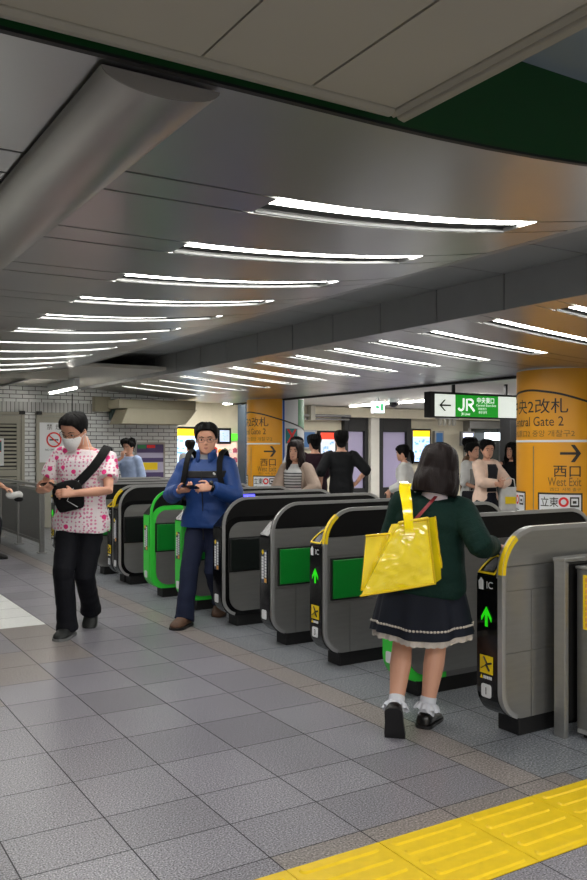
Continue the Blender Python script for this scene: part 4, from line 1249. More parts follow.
    def garment(name, m, hem, neck, off, send, r, fold=.008, flare=0., vox=None, seed=1, boxy=0.):
        bm = BM(); n = 22; rings = []
        for i in range(n+1):
            s = hem+(neck-hem)*i/n
            o = off*(1 if s < .27 else max(.25, 1-(s-.27)/.05*.75)) + boxy*math.exp(-((s-.10)/.075)**2)
            rings.append(tring(s, o, 32, fold*(1 if s < .26 else .4), seed, flare*max(0, 1-(s-hem)/.12)))
        loft(bm, rings)
        if send:
            for s in (1,-1):
                blob(bm, SH[s] - up*.010*H - tw(lf)*s*.010*H, fw*r[0]*.84*H, lf*r[0]*.80*H, up*r[0]*.62*H, 14, 10)
                tube(bm, [sp(.300)+tw(lf)*s*.035*H, SH[s]+up*.004*H], [.024*H, r[0]*.6*H], 12)
                sleeve(bm, s, send, *[x*H for x in r])
        return obj(name, bm, m, t, remesh=vox or max(.008, voxel*1.3), smit=4)
    S.garment = garment; S.sleeve = sleeve
    for g in (top or []): garment(**g)
    # ---- bottoms
    b = bottom or {}
    if b.get('kind') in ('trousers', 'shorts'):
        bm = BM()
        loft(bm, [tring(s, b.get('off', .010), 28, .004, 5) for s in (-.075,-.05,-.02,.01,.035,.055)])
        for s in (1,-1):
            h_, k_, a_ = HJ[s], KN[s], AN[s]
            full = [(h_+V((0,0,-.02*H)), .050*wide), (h_.lerp(k_, .3), .051*wide), (h_.lerp(k_, .65), .046), (k_, .042), (k_.lerp(a_, .3), .041), (k_.lerp(a_, .65), .039), (k_.lerp(a_, .93), .041), (a_-V((0,0,.022*H)), .045)]
            if b['kind'] == 'shorts': full = full[:4]
            pts, rr = [], []
            for (p, r), (p2, r2) in zip(full, full[1:]):
                for j in range(4):
                    q = j/4; pp = p.lerp(p2, q); pts.append(pp + V((nz(pp, 14, 8), nz(pp, 14, 9), 0))*.006); rr.append((r+(r2-r)*q)*H*b.get('k', 1.)*(1+.05*nz(pp, 25, s)))
            pts.append(full[-1][0]); rr.append(full[-1][1]*H*b.get('k', 1.))
            tube(bm, pts, rr, 18, round_caps=False)
        obj(b.get('name', b['kind']), bm, b['m'], t, remesh=max(.008, voxel*1.3), smit=3)
    elif b.get('kind') == 'skirt':
        bm = BM(); n = 14; rings = []; N = 96; z0 = b['hem']; zt = PZ + .05*H
        for i in range(n+1):
            k = i/n; z = zt+(z0-zt)*k; hw, hd_ = pr(.04); c = V((0, 0, z)) + V((.01, 0, 0))
            rw = hw*H+.012 + (b['w']-hw*H)*k**.8; rd2 = hd_*H+.014 + (b['w']*b.get('depth', .8)-hd_*H)*k**.8; r = []
            for j in range(N):
                a = 2*pi*j/N; f = 1 + k*b.get('fold', .05)*(sin(a*9+.6*sin(a*2)) + .4*sin(a*17+1))
                r.append(c + V((cos(a)*rd2*f, sin(a)*rw*f, k*.012*sin(a*3+1))))
            rings.append(r)
        inner = [[p + (V((0,0,p.z))-p)*.03 for p in r] for r in reversed(rings)]
        loft(bm, rings+inner, cap=False)
        sk = obj('skirt', bm, b['m'], t, smooth=True); S.skirt = sk; S.skirt_rings = rings
    if b.get('kind') == 'trousers':
        for s in (1,-1):
            bm = BM(); tube(bm, [AN[s]-FD[s][0]*.004*H-V((0,0,.012*H)), AN[s].lerp(KN[s], .1), AN[s].lerp(KN[s], .3)], [.0265*H,.025*H,.028*H], 14); obj('sock', bm, M_sockd, t, smooth=True)
    # ---- shoes
    if shoes:
        for s in (1,-1):
            f2, f = FD[s]; u2 = f2.cross(V((-f.y, f.x, 0))); u2 = -u2 if u2.z < 0 else u2; sd2 = u2.cross(f2)
            A = AN[s]; Lf = .155*H*shoes.get('k', 1.); sole_d = .052*H
            bm = BM(); rings = []; bs = BM(); sr = []
            for q, hw, hz in ((-.018,.009,.026),(0,.020,.036),(.04,.028,.046),(.12,.032,.052),(.25,.032,.056),(.38,.032,.050),(.52,.034,.040),(.68,.037,.031),(.82,.036,.025),(.92,.029,.020),(.98,.017,.013),(1.0,.007,.008)):
                c = A + f2*(q*Lf-.30*Lf) - u2*(sole_d-.010*H)
                hw *= H*shoes.get('wk', 1.)*.95; hz *= H*shoes.get('hk', 1.)
                r = []
                for k in range(14):
                    a = pi*k/13; r.append(c + sd2*hw*math.copysign(abs(cos(a))**.75, cos(a)) + u2*hz*abs(sin(a))**.8)
                rings.append(r)
                lo = c - u2*(.010*H-.001) ; hi = c + u2*.003
                if shoes.get('heel') and q < .33: pass
                sr.append([hi+sd2*(hw+.003), hi-sd2*(hw+.003), lo-sd2*(hw+.001), lo+sd2*(hw+.001)])
            loft(bm, rings); sh = obj('shoe', bm, shoes['m'], t, smooth=True, subs=1)
            loft(bs, sr); obj('sole', bs, shoes.get('sole', M_rubber), sh)
            if shoes.get('lace'):
                bl = BM()
                for q in (.40,.47,.54,.61):
                    c = A + f2*(q*Lf-.30*Lf) - u2*(sole_d-.010*H) ; hz = (.049-(q-.4)*.09)*H
                    tube(bl, [c+sd2*.016*H+u2*hz*.93, c+u2*(hz*1.02), c-sd2*.016*H+u2*hz*.93], .0035, 6)
                obj('lace', bl, shoes['lace'], sh, smooth=True)
    bpy.context.view_layer.update()
    S.mw = Matrix.Translation((loc[0], loc[1], 0)) @ Matrix.Rotation(R(heading), 4, 'Z')
    return S
def wl(loc, heading, p):
    """world -> the person's local frame"""
    return (Matrix.Translation((loc[0], loc[1], 0)) @ Matrix.Rotation(R(heading), 4, 'Z')).inverted() @ V(p)
# ------------------------------------------------------------------ the masked man
def tee_print():
    m, nt, b = node_mat('pink_print_cotton', .8); L = nt.links
    tc = nt.nodes.new('ShaderNodeTexCoord')
    out = None
    def cells(scale, seed, thr, col_a, prev, rnd=.35):
        mp = nt.nodes.new('ShaderNodeMapping'); mp.inputs['Location'].default_value = (seed, seed*.7, seed*.3); mp.inputs['Scale'].default_value = (.45, 1, 1)
        L.new(tc.outputs['Object'], mp.inputs['Vector'])
        v = nt.nodes.new('ShaderNodeTexVoronoi'); v.inputs['Scale'].default_value = scale; v.inputs['Randomness'].default_value = rnd
        L.new(mp.outputs['Vector'], v.inputs['Vector'])
        lt = nt.nodes.new('ShaderNodeMath'); lt.operation = 'LESS_THAN'; lt.inputs[1].default_value = thr; L.new(v.outputs['Distance'], lt.inputs[0])
        mx = nt.nodes.new('ShaderNodeMix'); mx.data_type = 'RGBA'
        L.new(lt.outputs[0], mx.inputs[0])
        if isinstance(prev, tuple): mx.inputs[6].default_value = prev
        else: L.new(prev, mx.inputs[6])
        mx.inputs[7].default_value = lin(col_a)
        return mx.outputs[2]
    c = cells(34, 0., .33, 'd98aa8', lin('e6dcdf'), .25)
    c = cells(30, 3.1, .24, 'c4789a', c, .3)
    c = cells(13, 1.7, .26, 'dd2f7c', c, .7)
    L.new(c, b.inputs['Base Color'])
    return m
M_tee = tee_print()
M_jeans = mat('jeans_black', (.055,.06,.085), .8, var=.25, vscale=14, bump=.3, bscale=25)
M_denim = mat('denim_navy', (.10,.125,.21), .8, var=.25, vscale=12, bump=.3, bscale=22)
M_sneak = mat('sneaker_dark', (.06,.075,.07), .6, var=.2)
M_nylon = mat('black_nylon', (.025,.025,.03), .75, var=.15, vscale=25, bump=.25, bscale=30)
A1, H1, B1 = (2.05, 6.605), 1.75, -124.
p = person('man in a white and pink patterned t-shirt and face mask walking with a phone', H1, A1, B1, lean=3, headrot=(-18, 24), hair='buzz', skin=M_skin2,
    feet={-1: (.21, -.045, 0, -5), 1: (-.27, .01, 38, 8)}, drop=.03, face=2, voxel=.0055,
    hands={-1: dict(w=(.29,-.235,1.13), hint=(-1,-.5,-.5), d=(.50,.80,.12), n=(-.3,.35,.9), curl=.55, thumb=.8), 1: dict(w=(.29,.03,1.105), hint=(-.1,1,-.35), d=(.45,-.9,.05), n=(-.8,-.3,-.4), curl=.7, thumb=.9)},
    top=[dict(name='t_shirt', m=M_tee, hem=-.050, neck=.318, off=.026, send=.66, r=(.046,.046,.045), fold=.012, flare=.034)],
    roll=-4, headoff=(.03,-.055,-.012), bottom=dict(kind='trousers', m=M_jeans, off=.002, k=1.10, name='jeans'), shoes=dict(m=M_sneak, sole=mat('sole_grey', (.45,.46,.46), .6), lace=M_white))
hp, hh, HR = p.hp, p.hh, p.HR
# mask
bm = BM(); rings = []
for i in range(13):
    q = -.02+.44*i/12; r = []
    for k in range(21):
        ph = R(-68+136*k/20); w = 1-.35*max(0, (i-9)/3)*abs(k-10)/10
        pt = head_pt(max(.03, q), ph, .035+.05*math.exp(-(ph/.45)**2)*math.exp(-((q-.28)/.16)**2)); pt.z = q if k not in (0, 20) else .06+.30*i/12
        r.append(hp(pt))
    rings.append(r)
loft(bm, rings, cap=False, closed=False)
mk = obj('face_mask', bm, mat('mask_white', (.88,.88,.88), .8, bump=.2, bscale=40), p.t, smooth=True)
mk.modifiers.new('s', 'SOLIDIFY').thickness = .003
bm = BM()
for s in (1,-1):
    for z in (.12, .36): tube(bm, [hp((.17, s*.335, z)), hp((.05, s*.36, .40)), hp((-.07, s*.37, .44))], .0016, 6)
obj('ear_loop', bm, M_white, mk)
def glasses(p, m):
    hp, hh, HR = p.hp, p.hh, p.HR
    bm = BM()
    for s in (1,-1):
        pts = []
        for k in range(17):
            a = 2*pi*k/16; pts.append(hp((.437-.05*abs(.155+.105*cos(a))/.26, s*(.155+.105*math.copysign(abs(cos(a))**.7, cos(a))), .475+.062*math.copysign(abs(sin(a))**.7, sin(a)))))
        tube(bm, pts, .0014, 6)
        tube(bm, [hp((.385, s*.262, .49)), hp((.30, s*.335, .50)), hp((.0, s*.375, .52))], .0018, 6)
    tube(bm, [hp((.425,.05,.49)), hp((.43,-.05,.49))], .0018, 6)
    return obj('glasses', bm, m, p.t, smooth=True)
glasses(p, M_black)
# earphones cable
bm = BM(); tube(bm, [hp((.0,.37,.42)), p.sp(.29)+p.fw*.13+V((0,.09,0)), p.sp(.2)+p.fw*.155+V((0,.03,0)), V((.28,.02,1.14)), V((.30,-.02,1.05)), V((.26,.05,1.0))], .0022, 6)
obj('earphone_cable', bm, M_white, p.t, smooth=True)
def held(owner, name, label, cat, group=None):
    o = thing(name, label, cat); o.matrix_world = owner.mw; return o
# cross-body bag with strap over the left shoulder
b_ = held(p, 'sling_bag', 'black cross-body bag with a broad strap worn by the masked man', 'bag')
bm = BM(); c = V((.238, -.028, 1.085)); ax = V((-.25,.93,.22)).normalized(); az = V((.10,-.20,.97)); az = (az-ax*az.dot(ax)).normalized(); ay = ax.cross(az)
rings = []
for k, (w, d, zc) in ((-1,(.085,.030,-.118)),(-.8,(.098,.042,-.108)),(-.3,(.112,.05,-.05)),(.3,(.120,.052,.03)),(.75,(.105,.045,.09)),(1,(.06,.025,.118))):
    rings.append(ell(c+az*zc, ax, ay, w, d, 24, 4))
loft(bm, rings); obj('pouch', bm, M_nylon, b_, smooth=True, subs=1)
bm = BM(); tube(bm, [c-ay*.052+ax*.09+az*.05, c-ay*.056+az*.062, c-ay*.052-ax*.09+az*.05], .004, 6); obj('zipper', bm, M_steel_d, b_, smooth=True)
bm = BM(); q = c-ay*.054-az*.065; quad(bm, q-ax*.025-az*.008, q+ax*.025-az*.008, q+ax*.025+az*.008, q-ax*.025+az*.008); obj('red_tag', bm, M_red, b_)
strap = [(.215,.02,1.165), (.198,.085,1.23), (.170,.145,1.30), (.130,.190,1.375), (.080,.212,1.432), (.012,.218,1.462), (-.05,.205,1.445), (-.115,.14,1.37), (-.148,.01,1.23), (-.138,-.11,1.12), (-.06,-.19,1.04), (.06,-.20,1.03), (.17,-.145,1.06)]
nor = [(.95,.1,.2), (.95,.1,.25), (.9,.15,.4), (.8,.2,.6), (.5,.25,.85), (0,.3,1), (-.5,.25,.85), (-.9,.15,.3), (-1,0,.1), (-.9,-.5,.1), (-.4,-.95,0), (.3,-.95,0), (.8,-.6,0)]
bm = BM(); ribbon(bm, strap, nor, .072, .008); obj('strap', bm, M_nylon, b_, smooth=True)
ph = held(p, 'phone', 'dark phone in the masked man raised hand', 'phone')
bm = BM(); W = p.WR[-1]; d = V((.50,.80,.12)).normalized(); n = V((-.3,.35,.9)); n = (n-d*n.dot(d)).normalized(); s = d.cross(n)
cc = W + d*.085 + n*.032
for k in (0,):
    rings = [[cc + d*u*.068 + s*v_*.036 + n*h for u, v_ in rpoly([(-1,-1,.2),(1,-1,.2),(1,1,.2),(-1,1,.2)], 3)] for h in (-.005,.005)]
loft(bm, rings); obj('phone_case', bm, M_black, ph, bevel=.001)

# ------------------------------------------------------------------ the man in the blue jacket
M_jkt = mat('jacket_blue', (.0,.205,.45), .62, var=.12, vscale=9, bump=.5, bscale=16)
M_jblk = mat('jacket_black', (.045,.045,.055), .65, bump=.3, bscale=20)
M_boot = mat('boot_brown', (.30,.20,.13), .7, var=.35, vscale=30)
A2, H2, B2 = (3.135, 6.55), 1.69, -133.
p = person('man in a bright blue jacket with backpack straps holding a phone in both hands', H2, A2, B2, lean=4, headrot=(14, 2), hair='short', skin=M_skin2, wide=1.04, drop=.06,
    feet={-1: (.38, -.085, 0, -8), 1: (-.20, .06, 22, 5)}, face=2, voxel=.0055,
    hands={-1: dict(w=(.30,-.150,1.10), hint=(-.8,-.75,-.5), d=(.45,.85,.10), n=(-.25,.2,.95), curl=.6, thumb=.8), 1: dict(w=(.30,.120,1.125), hint=(-.8,.75,-.5), d=(.42,-.9,.02), n=(-.75,-.25,-.35), curl=.6, thumb=.8)},
    top=[dict(name='jacket', m=M_jkt, hem=-.022, neck=.318, off=.032, send=1.93, r=(.048,.046,.036), fold=.018, flare=.036),
         dict(name='jacket_yoke', m=M_jblk, hem=.226, neck=.262, off=.040, send=None, r=None, fold=.018, seed=1)],
    bottom=dict(kind='trousers', m=M_denim, off=.010, k=1.1, name='jeans'), shoes=dict(m=M_boot, sole=M_rubber, lace=mat('lace_tan', (.5,.36,.2), .7), wk=1.08, hk=1.12))
glasses(p, mat('glasses_frame', (.25,.24,.24), .3, .5))
hp, hh, HR = p.hp, p.hh, p.HR
bm = BM(); rings = []                                     # stand collar, open at the throat
for i, (s, rw, rd) in enumerate(((.300,.060,.058),(.322,.050,.052),(.345,.046,.050),(.362,.047,.052))):
    c = p.sp(s)+p.fw*.006
    rings.append([c + V((0,1,0))*rw*H2*sin(a) + p.fw*rd*H2*cos(a) for a in [R(24+312*k/24) for k in range(25)]])
loft(bm, rings, cap=False, closed=False); o = obj('collar', bm, M_jkt, p.t, smooth=True); o.modifiers.new('s', 'SOLIDIFY').thickness = .008
bm = BM(); loft(bm, [ell(p.sp(s)+p.fw*o_*H2, V((0,1,0)), p.fw, w*H2, d*H2, 20) for s, w, d, o_ in ((.25,.03,.02,.052),(.29,.036,.034,.022),(.325,.040,.040,.006),(.34,.038,.038,.006))])
obj('grey_shirt', bm, mat('shirt_grey', (.55,.56,.58), .8), p.t, smooth=True)
bm = BM(); pts = [V((0,0,0))]*0
for s in [-.08+.02*k for k in range(18)]:
    r = p.tring(s, .034, 32, .018, 1); pts.append(r[8] + p.fw*.004)
tube(bm, pts, .005, 6); obj('zipper', bm, M_jblk, p.t, smooth=True)
bm = BM(); r = p.tring(.247, .043, 32, .018, 1); q = r[6]
for k in range(3):
    a0 = R(10); rr = .008+.006*k
    tube(bm, [q+V((.003,-.002,0))+V((0, rr*cos(R(a)), rr*sin(R(a))-.008)) for a in (10, 40, 70, 95)], .0022, 6)
obj('jacket_logo', bm, M_white, p.t, smooth=True)
bm = BM(); W, E_ = p.WR[1], p.EL[1]; d = (W-E_).normalized()
tube(bm, [W-d*.012, W+d*.012], .034, 16, round_caps=False); tube(bm, [W+V((-.0,.0,.030)), W+V((.0,.0,.042))], .019, 14); obj('wristwatch', bm, M_black, p.t, smooth=True)
ph = held(p, 'phone', 'black phone held in both hands by the man in the blue jacket', 'phone')
bm = BM(); cc = V((.372, -.035, 1.130)); d = V((.25,.95,.05)).normalized(); n = V((-.35,.05,.93)); n = (n-d*n.dot(d)).normalized(); s = d.cross(n)
rings = [[cc + d*u*.070 + s*v_*.036 + n*h for u, v_ in rpoly([(-1,-1,.2),(1,-1,.2),(1,1,.2),(-1,1,.2)], 3)] for h in (-.005,.005)]
loft(bm, rings); obj('phone_case', bm, M_black, ph, bevel=.001)
bp = held(p, 'backpack', 'black backpack on the back of the man in the blue jacket', 'backpack')
bm = BM(); loft(bm, [ell(p.sp(s)-p.fw*(.205), V((0,1,0)), p.fw, w, d, 24, 3.5) for s, w, d in ((-.02,.11,.04),(.0,.14,.065),(.06,.15,.075),(.16,.15,.07),(.24,.135,.055),(.275,.09,.03))])
obj('pack_body', bm, M_nylon, bp, smooth=True)
for sgn in (1,-1):
    pts, nn = [], []
    for x, y, z, n in ((-.14,.11,1.30,(-1,0,.3)), (-.10,.125,1.405,(-.6,0,.8)), (-.02,.13,1.452,(0,.1,1)), (.07,.128,1.425,(.6,.1,.8)), (.130,.128,1.35,(.95,.1,.3)), (.158,.135,1.25,(1,.15,.1)), (.155,.155,1.15,(.9,.4,0)), (.10,.20,1.06,(.6,.8,0)), (.0,.215,1.0,(0,1,0)), (-.10,.17,.98,(-.6,.8,0))):
        pts.append((x+.015, y*sgn*1.12, z-.018)); nn.append((n[0], n[1]*sgn, n[2]))
    bm = BM(); ribbon(bm, pts, nn, .048, .010); obj('strap', bm, M_nylon, bp, smooth=True)

# ------------------------------------------------------------------ the woman with the yellow bag
M_knit = mat('knit_dark_green', (.035,.145,.125), .85, var=.15, vscale=25, bump=.35, bscale=55)
M_skirt = mat('skirt_navy', (.085,.10,.14), .8, var=.12, vscale=15)
M_lace = mat('lace_white', (.72,.69,.66), .8, bump=.6, bscale=90)
M_sock = mat('sock_white', (.80,.81,.84), .8, bump=.3, bscale=60)
A3, H3, B3_ = (2.82, 3.36), 1.44, 43.
rh = wl(A3, B3_, (3.10, 3.150, .950))
rd = wl(A3, B3_, (3.10+.6, 3.150-.2, .950-.12)) - rh
p = person('woman in a dark green sweater and navy skirt, seen from behind, touching the gate', H3, A3, B3_, lean=2, headrot=(-6, 8), female=True, wide=1.26, hair='bob', hairm=M_hairb,
    feet={1: (-.262, .115, 70, 2), -1: (.085, -.012, 0, -14)}, drop=.0, legk=1.22, roll=7.5, voxel=.0055, face=2,
    hands={-1: dict(w=rh, hint=(-.55,-.6,-.9), d=rd, n=(0,0,-1), curl=.25), 1: dict(w=(.22,.12,.93), hint=(-1,.35,-.3), d=(.9,-.4,.1), n=(0,-.7,-.4), curl=.6)},
    top=[dict(name='sweater', m=M_knit, hem=-.030, neck=.312, off=.024, send=1.95, r=(.049,.047,.036), fold=.011, flare=.012, boxy=.032)],
    bottom=dict(kind='skirt', m=M_skirt, hem=.512, w=.252, depth=.82, fold=.045), shoes=dict(m=mat('shoe_black', (.035,.035,.037), .3), k=.98, hk=.9))
hp, hh, HR = p.hp, p.hh, p.HR
# trim dots, lace hem
def lerp_ring(k):
    n = len(p.skirt_rings)-1; f = k*n; i = min(n-1, int(f)); return [a.lerp(b, f-i) for a, b in zip(p.skirt_rings[i], p.skirt_rings[i+1])]
r0 = lerp_ring(.855); c0 = V((0,0,0))
bm = BM()
for j in range(0, 96):
    q = r0[j]; o = V((q.x, q.y, 0)).normalized()
    s = (r0[(j+1) % 96]-r0[j-1]).normalized()
    blob(bm, q+o*.004, o*.004, s*.0078, V((0,0,.0066)), 8, 6)
obj('white_trim', bm, M_lace, p.skirt, smooth=True)
bm = BM(); ring = p.skirt_rings[-1]; N = 288; rr = []
for i in range(5):
    k = i/4; row = []
    for j in range(N):
        f = j/N*96; a = ring[int(f) % 96].lerp(ring[(int(f)+1) % 96], f-int(f))
        z = a.z+.03-.058*k*(1 + (.10*abs(sin(j*pi/6)) if i == 4 else 0)); sc = .95+.02*k*sin(j*.5)
        row.append(V((a.x*sc, a.y*sc, z)))
    rr.append(row)
loft(bm, rr, cap=False); o = obj('lace_hem', bm, M_lace, p.skirt, smooth=True)
# collar
bm = BM(); rings = []
for s, rw, rd_ in ((.285,.064,.066),(.305,.054,.056),(.325,.043,.046),(.345,.036,.040),(.335,.033,.036)):
    c = p.sp(s)-p.fw*.004; rings.append([c + V((0,1,0))*rw*H3*sin(a) + p.fw*rd_*H3*cos(a) for a in [2*pi*k/32 for k in range(32)]])
loft(bm, rings, cap=False); o = obj('collar', bm, mat('collar_white', (.78,.74,.76), .8), p.t, smooth=True)
# socks with frills
for s in (1,-1):
    A, K = p.AN[s], p.KN[s]; u = (K-A).normalized()
    bm = BM(); tube(bm, [A-u*.03, A+u*.03, A+u*.075], [.042,.041,.042], 16, round_caps=False)
    so = obj('sock', bm, M_sock, p.t, smooth=True)
    bm = BM(); e1 = u.orthogonal().normalized(); e2 = u.cross(e1); rings = []
    for i, (h, r) in enumerate(((.045,.042),(.040,.051),(.025,.060),(.010,.066))):
        rings.append([A+u*(h+.006*sin(j*.9)*(i > 1)) + (e1*cos(2*pi*j/64)+e2*sin(2*pi*j/64))*(r*(1+.10*sin(j*1.3)*(i/3))) for j in range(64)])
    loft(bm, rings, cap=False); obj('frill', bm, M_sock, so, smooth=True)
# headband
bm = BM(); pts, nn = [], []
for k in range(17):
    a = R(-100+200*k/16); x = .02
    pt = V((x-.05, .47*sin(a), .52+.60*cos(a) if abs(a) < 1.6 else .5)); pts.append(hp(pt)); nn.append(HR@V((0, sin(a), cos(a))))
ribbon(bm, pts, nn, .016, .006); obj('headband', bm, M_blackm, p.t, smooth=True)
bm = BM()
for s in (1,-1): blob(bm, hp((.0, s*.5, .40)), HR@V((hh*.05,0,0)), HR@V((0,hh*.02,0)), HR@V((0,0,hh*.06)))
obj('hair_clip', bm, M_blackm, p.t, smooth=True)
# red cross-body strap and small pouch
rb = held(p, 'pouch_bag', 'small red-strapped pouch worn across the woman in green', 'bag')
pts, nn = [], []
for x, y, z, n in ((.06,-.075,1.215,(.4,-.2,1)), (.0,-.085,1.228,(0,-.2,1)), (-.06,-.075,1.205,(-.6,-.1,.8)), (-.112,-.03,1.15,(-1,0,.3)), (-.134,.03,1.08,(-1,0,.1)), (-.139,.10,1.0,(-1,.2,0)), (-.09,.17,.93,(-.7,.8,0)), (.02,.195,.86,(0,1,0)), (.10,.17,.82,(.6,.8,0))):
    pts.append((x, y, z)); nn.append(n)
bm = BM(); ribbon(bm, pts, nn, .016, .005); obj('strap', bm, mat('strap_red', (.50,.10,.14), .5), rb, smooth=True)
bm = BM(); loft(bm, [ell(V((.13,.16,z)), V((.6,-.8,0)), V((.8,.6,0)), w, .025, 20, 4) for z, w in ((.70,.05),(.72,.07),(.80,.07),(.83,.05))]); obj('pouch', bm, M_red, rb, smooth=True)
# yellow tote
M_tote = mat('tote_yellow', (.96,.86,.06), .15, var=.04, vscale=6, bump=.25, bscale=9, coat=.6)
M_tote2 = mat('tote_yellow_edge', (.86,.73,.05), .4)
tb = thing('tote_bag', 'large glossy yellow tote bag hanging on the shoulder of the woman in green', 'bag', (2.594, 3.243, .724), R(-31.3))
# local: x = bag width, y = bag depth away from the viewer, z up; the bag hangs a little tilted
def tote_pt(u, k, side):
    """front face (side 0) or back face (side 1); u 0..1 from its pocket side to its gusset side, k 0..1 up."""
    xl, xr = -.205+.185*k, .150-.036*k
    if side: xl, xr = -.185+.14*k, .205-.035*k
    x = xl+(xr-xl)*u
    b = sin(pi*min(1, max(0, u)))*sin(pi*min(1, k*.9+.1))
    y = (-.055-.020*b) if not side else (.055+.012*b)
    z = .015+.165*(x+.205)+.318*k*(1-.03*side)
    c = .006*nz((x, z, side), 14, 4)+.005*nz((x+z, z*1.4, side), 30, 2)+.003*abs(nz((x-z, z, side), 46, 6))
    return V((x+c*.4, y + (c if not side else -c), z))
bm = BM(); rings = []
for i in range(31):
    k = i/30; r = [tote_pt(j/26, k, 0) for j in range(27)]
    a, b2 = tote_pt(1, k, 0), tote_pt(1, k, 1); r += [a.lerp(b2, q)+V((-.012*sin(pi*q)*min(1, k*3), 0, 0)) for q in (.12,.3,.5,.7,.88)]
    r += [tote_pt(1-j/20, k, 1) for j in range(21)]
    a, b2 = tote_pt(0, k, 1), tote_pt(0, k, 0); r += [a.lerp(b2, q) for q in (.2,.5,.8)]
    rings.append(r)
loft(bm, rings); obj('tote_body', bm, M_tote, tb, smooth=True)
bm = BM(); rings = []
for i in range(13):
    k = i/12; a = V((-.200+.026*k, .0, .03+.270*k)); b2 = V((-.02, .02, .05+.262*k))
    rings.append([a.lerp(b2, q)+V((0, -.006*sin(pi*q)+.004*nz((q*.2, k*.3, 0), 16, 3), 0)) for q in [j/12 for j in range(13)]] + [b2+V((0,.03,0)), a+V((0,.03,0))])
loft(bm, rings); o = obj('side_pocket', bm, M_tote, tb, smooth=True)
bm = BM(); tube(bm, [tote_pt(u, 1.0, 0)+V((0,-.004,.002)) for u in [j/12 for j in range(13)]], .0085, 10); obj('rolled_edge', bm, M_tote2, tb, smooth=True)
bm = BM(); tube(bm, [(-.174,-.004,.298), (-.12,-.008,.302), (-.05,.010,.308)], .006, 8); obj('pocket_edge', bm, M_tote2, tb, smooth=True)
bm = BM(); tube(bm, [tote_pt(1, k/12, 0)+V((.002,-.002,0)) for k in range(13)], .0045, 8); tube(bm, [tote_pt(1, k/12, 1)+V((.002,0,0)) for k in range(13)], .0045, 8); tube(bm, [tote_pt(j/16, 0, 0)+V((0,-.002,0)) for j in range(17)], .0045, 8); obj('piping', bm, M_tote2, tb, smooth=True)
for yy in (0, 1):
    bm = BM(); x0 = .018+.02*yy
    a = [(x0+.008, -.078+.145*yy, .31), (x0+.004, -.070+.135*yy, .37), (x0+.002, .0+.09*yy, .455), (x0, .09+.05*yy, .515), (x0+.01, .16+.02*yy, .535), (x0+.02, .225, .552-.008*yy), (x0+.024, .285, .540-.008*yy)]
    ribbon(bm, a, [(0,-1,.1), (0,-1,.15), (0,-.8,.5), (0,-.6,.8), (0,-.35,.9), (0,0,1), (0,.4,.9)], .043, .006)
    obj('strap', bm, M_tote, tb, smooth=True)

# ------------------------------------------------------------------ people beyond the gates
VX = .011
def cloth(n, c, **k): return mat(n, c, .8, var=.12, vscale=14, bump=.25, bscale=30, **k)
C_lightblue = cloth('shirt_light_blue', (.64,.71,.84)); C_greysh = cloth('shirt_pale_grey', (.66,.67,.68)); C_black = cloth('black_cotton', (.07,.075,.085)); C_maroon = cloth('maroon_knit', (.14,.07,.11))
C_khaki = cloth('khaki', (.44,.44,.38)); C_beige = cloth('beige_coat', (.62,.55,.50)); C_stripe = cloth('white_shirt', (.80,.80,.80)); C_white = cloth('white_blouse', (.80,.80,.79)); C_grey = cloth('grey_dress', (.56,.55,.53))
C_pink = cloth('pinkish_cardigan', (.88,.77,.70)); C_navy = cloth('navy_skirt', (.08,.085,.13)); C_brown = cloth('brown_coat', (.40,.29,.21)); C_dark = cloth('dark_trousers', (.13,.13,.15))
SHB = dict(m=mat('shoe_black', (.035,.035,.037), .3))
def sh(): return dict(SHB)
def shirt(m, end=.95, name='shirt', hem=-.06, off=.020, r=(.050,.047,.036), **k): return dict(name=name, m=m, hem=hem, neck=.318, off=off, send=end, r=r, fold=.010, **k)
tr = lambda m, **k: dict(kind='trousers', m=m, **k)
person('person in a light blue shirt holding a hand to the mouth before the brick wall', 1.56, (4.95, 13.3), 205, hair='curly', female=False, voxel=VX, headrot=(5, 8), face=1,
    hands={-1: dict(w=(.16,-.02,1.30), hint=(0,-1,-.6), d=(.1,.3,1), n=(-1,0,0), curl=.9)}, top=[shirt(C_lightblue, 1.6)], bottom=tr(C_dark), shoes=sh())
person('person in a pale grey shirt facing the lit yellow-topped map', 1.58, (7.3, 16.1), 88, hair='mop', voxel=VX, face=0, top=[shirt(C_greysh, .9)], bottom=tr(C_dark), shoes=sh())
pw = person('long-haired woman in an open beige coat over a striped top, coming through a gate', 1.51, (5.0, 8.14), -150, hair='long', hairm=M_hairb, female=True, voxel=.008, headrot=(8, 2), face=2,
    hands={-1: dict(w=(.25,-.02,.92), hint=(-.3,-1,-.3), d=(.7,.7,.1), n=(-.3,.2,.9), curl=.7), 1: dict(w=(.22,.14,.90), hint=(-.3,1,-.3), d=(.7,-.6,.0), n=(-.3,-.2,.9), curl=.5)},
    top=[shirt(C_stripe, None, 'striped_top', off=.014), ], bottom=tr(C_dark), shoes=sh())
bm = BM(); rings = []
for i in range(15):
    s = -.20+.50*i/14; o = .036 if s < .24 else .022; r = p.tring; full = pw.tring(s, o, 40, .01, 2, max(0, -.02-s)*.25)
    rings.append([full[(k+15) % 40] for k in range(31)])
loft(bm, rings, cap=False, closed=False)
cm = obj('coat', bm, C_beige, pw.t, smooth=True); cm.modifiers.new('s', 'SOLIDIFY').thickness = .010
for s in (1,-1):
    bm = BM(); pw.sleeve(bm, s, 1.93, .050*1.51, .050*1.51, .040*1.51); blob(bm, pw.SH[s]-pw.up*.006, pw.fw*.058, V((0,.064,0)), pw.up*.05, 14, 10); obj('coat_sleeve', bm, C_beige, pw.t, remesh=.009)
bm = BM()
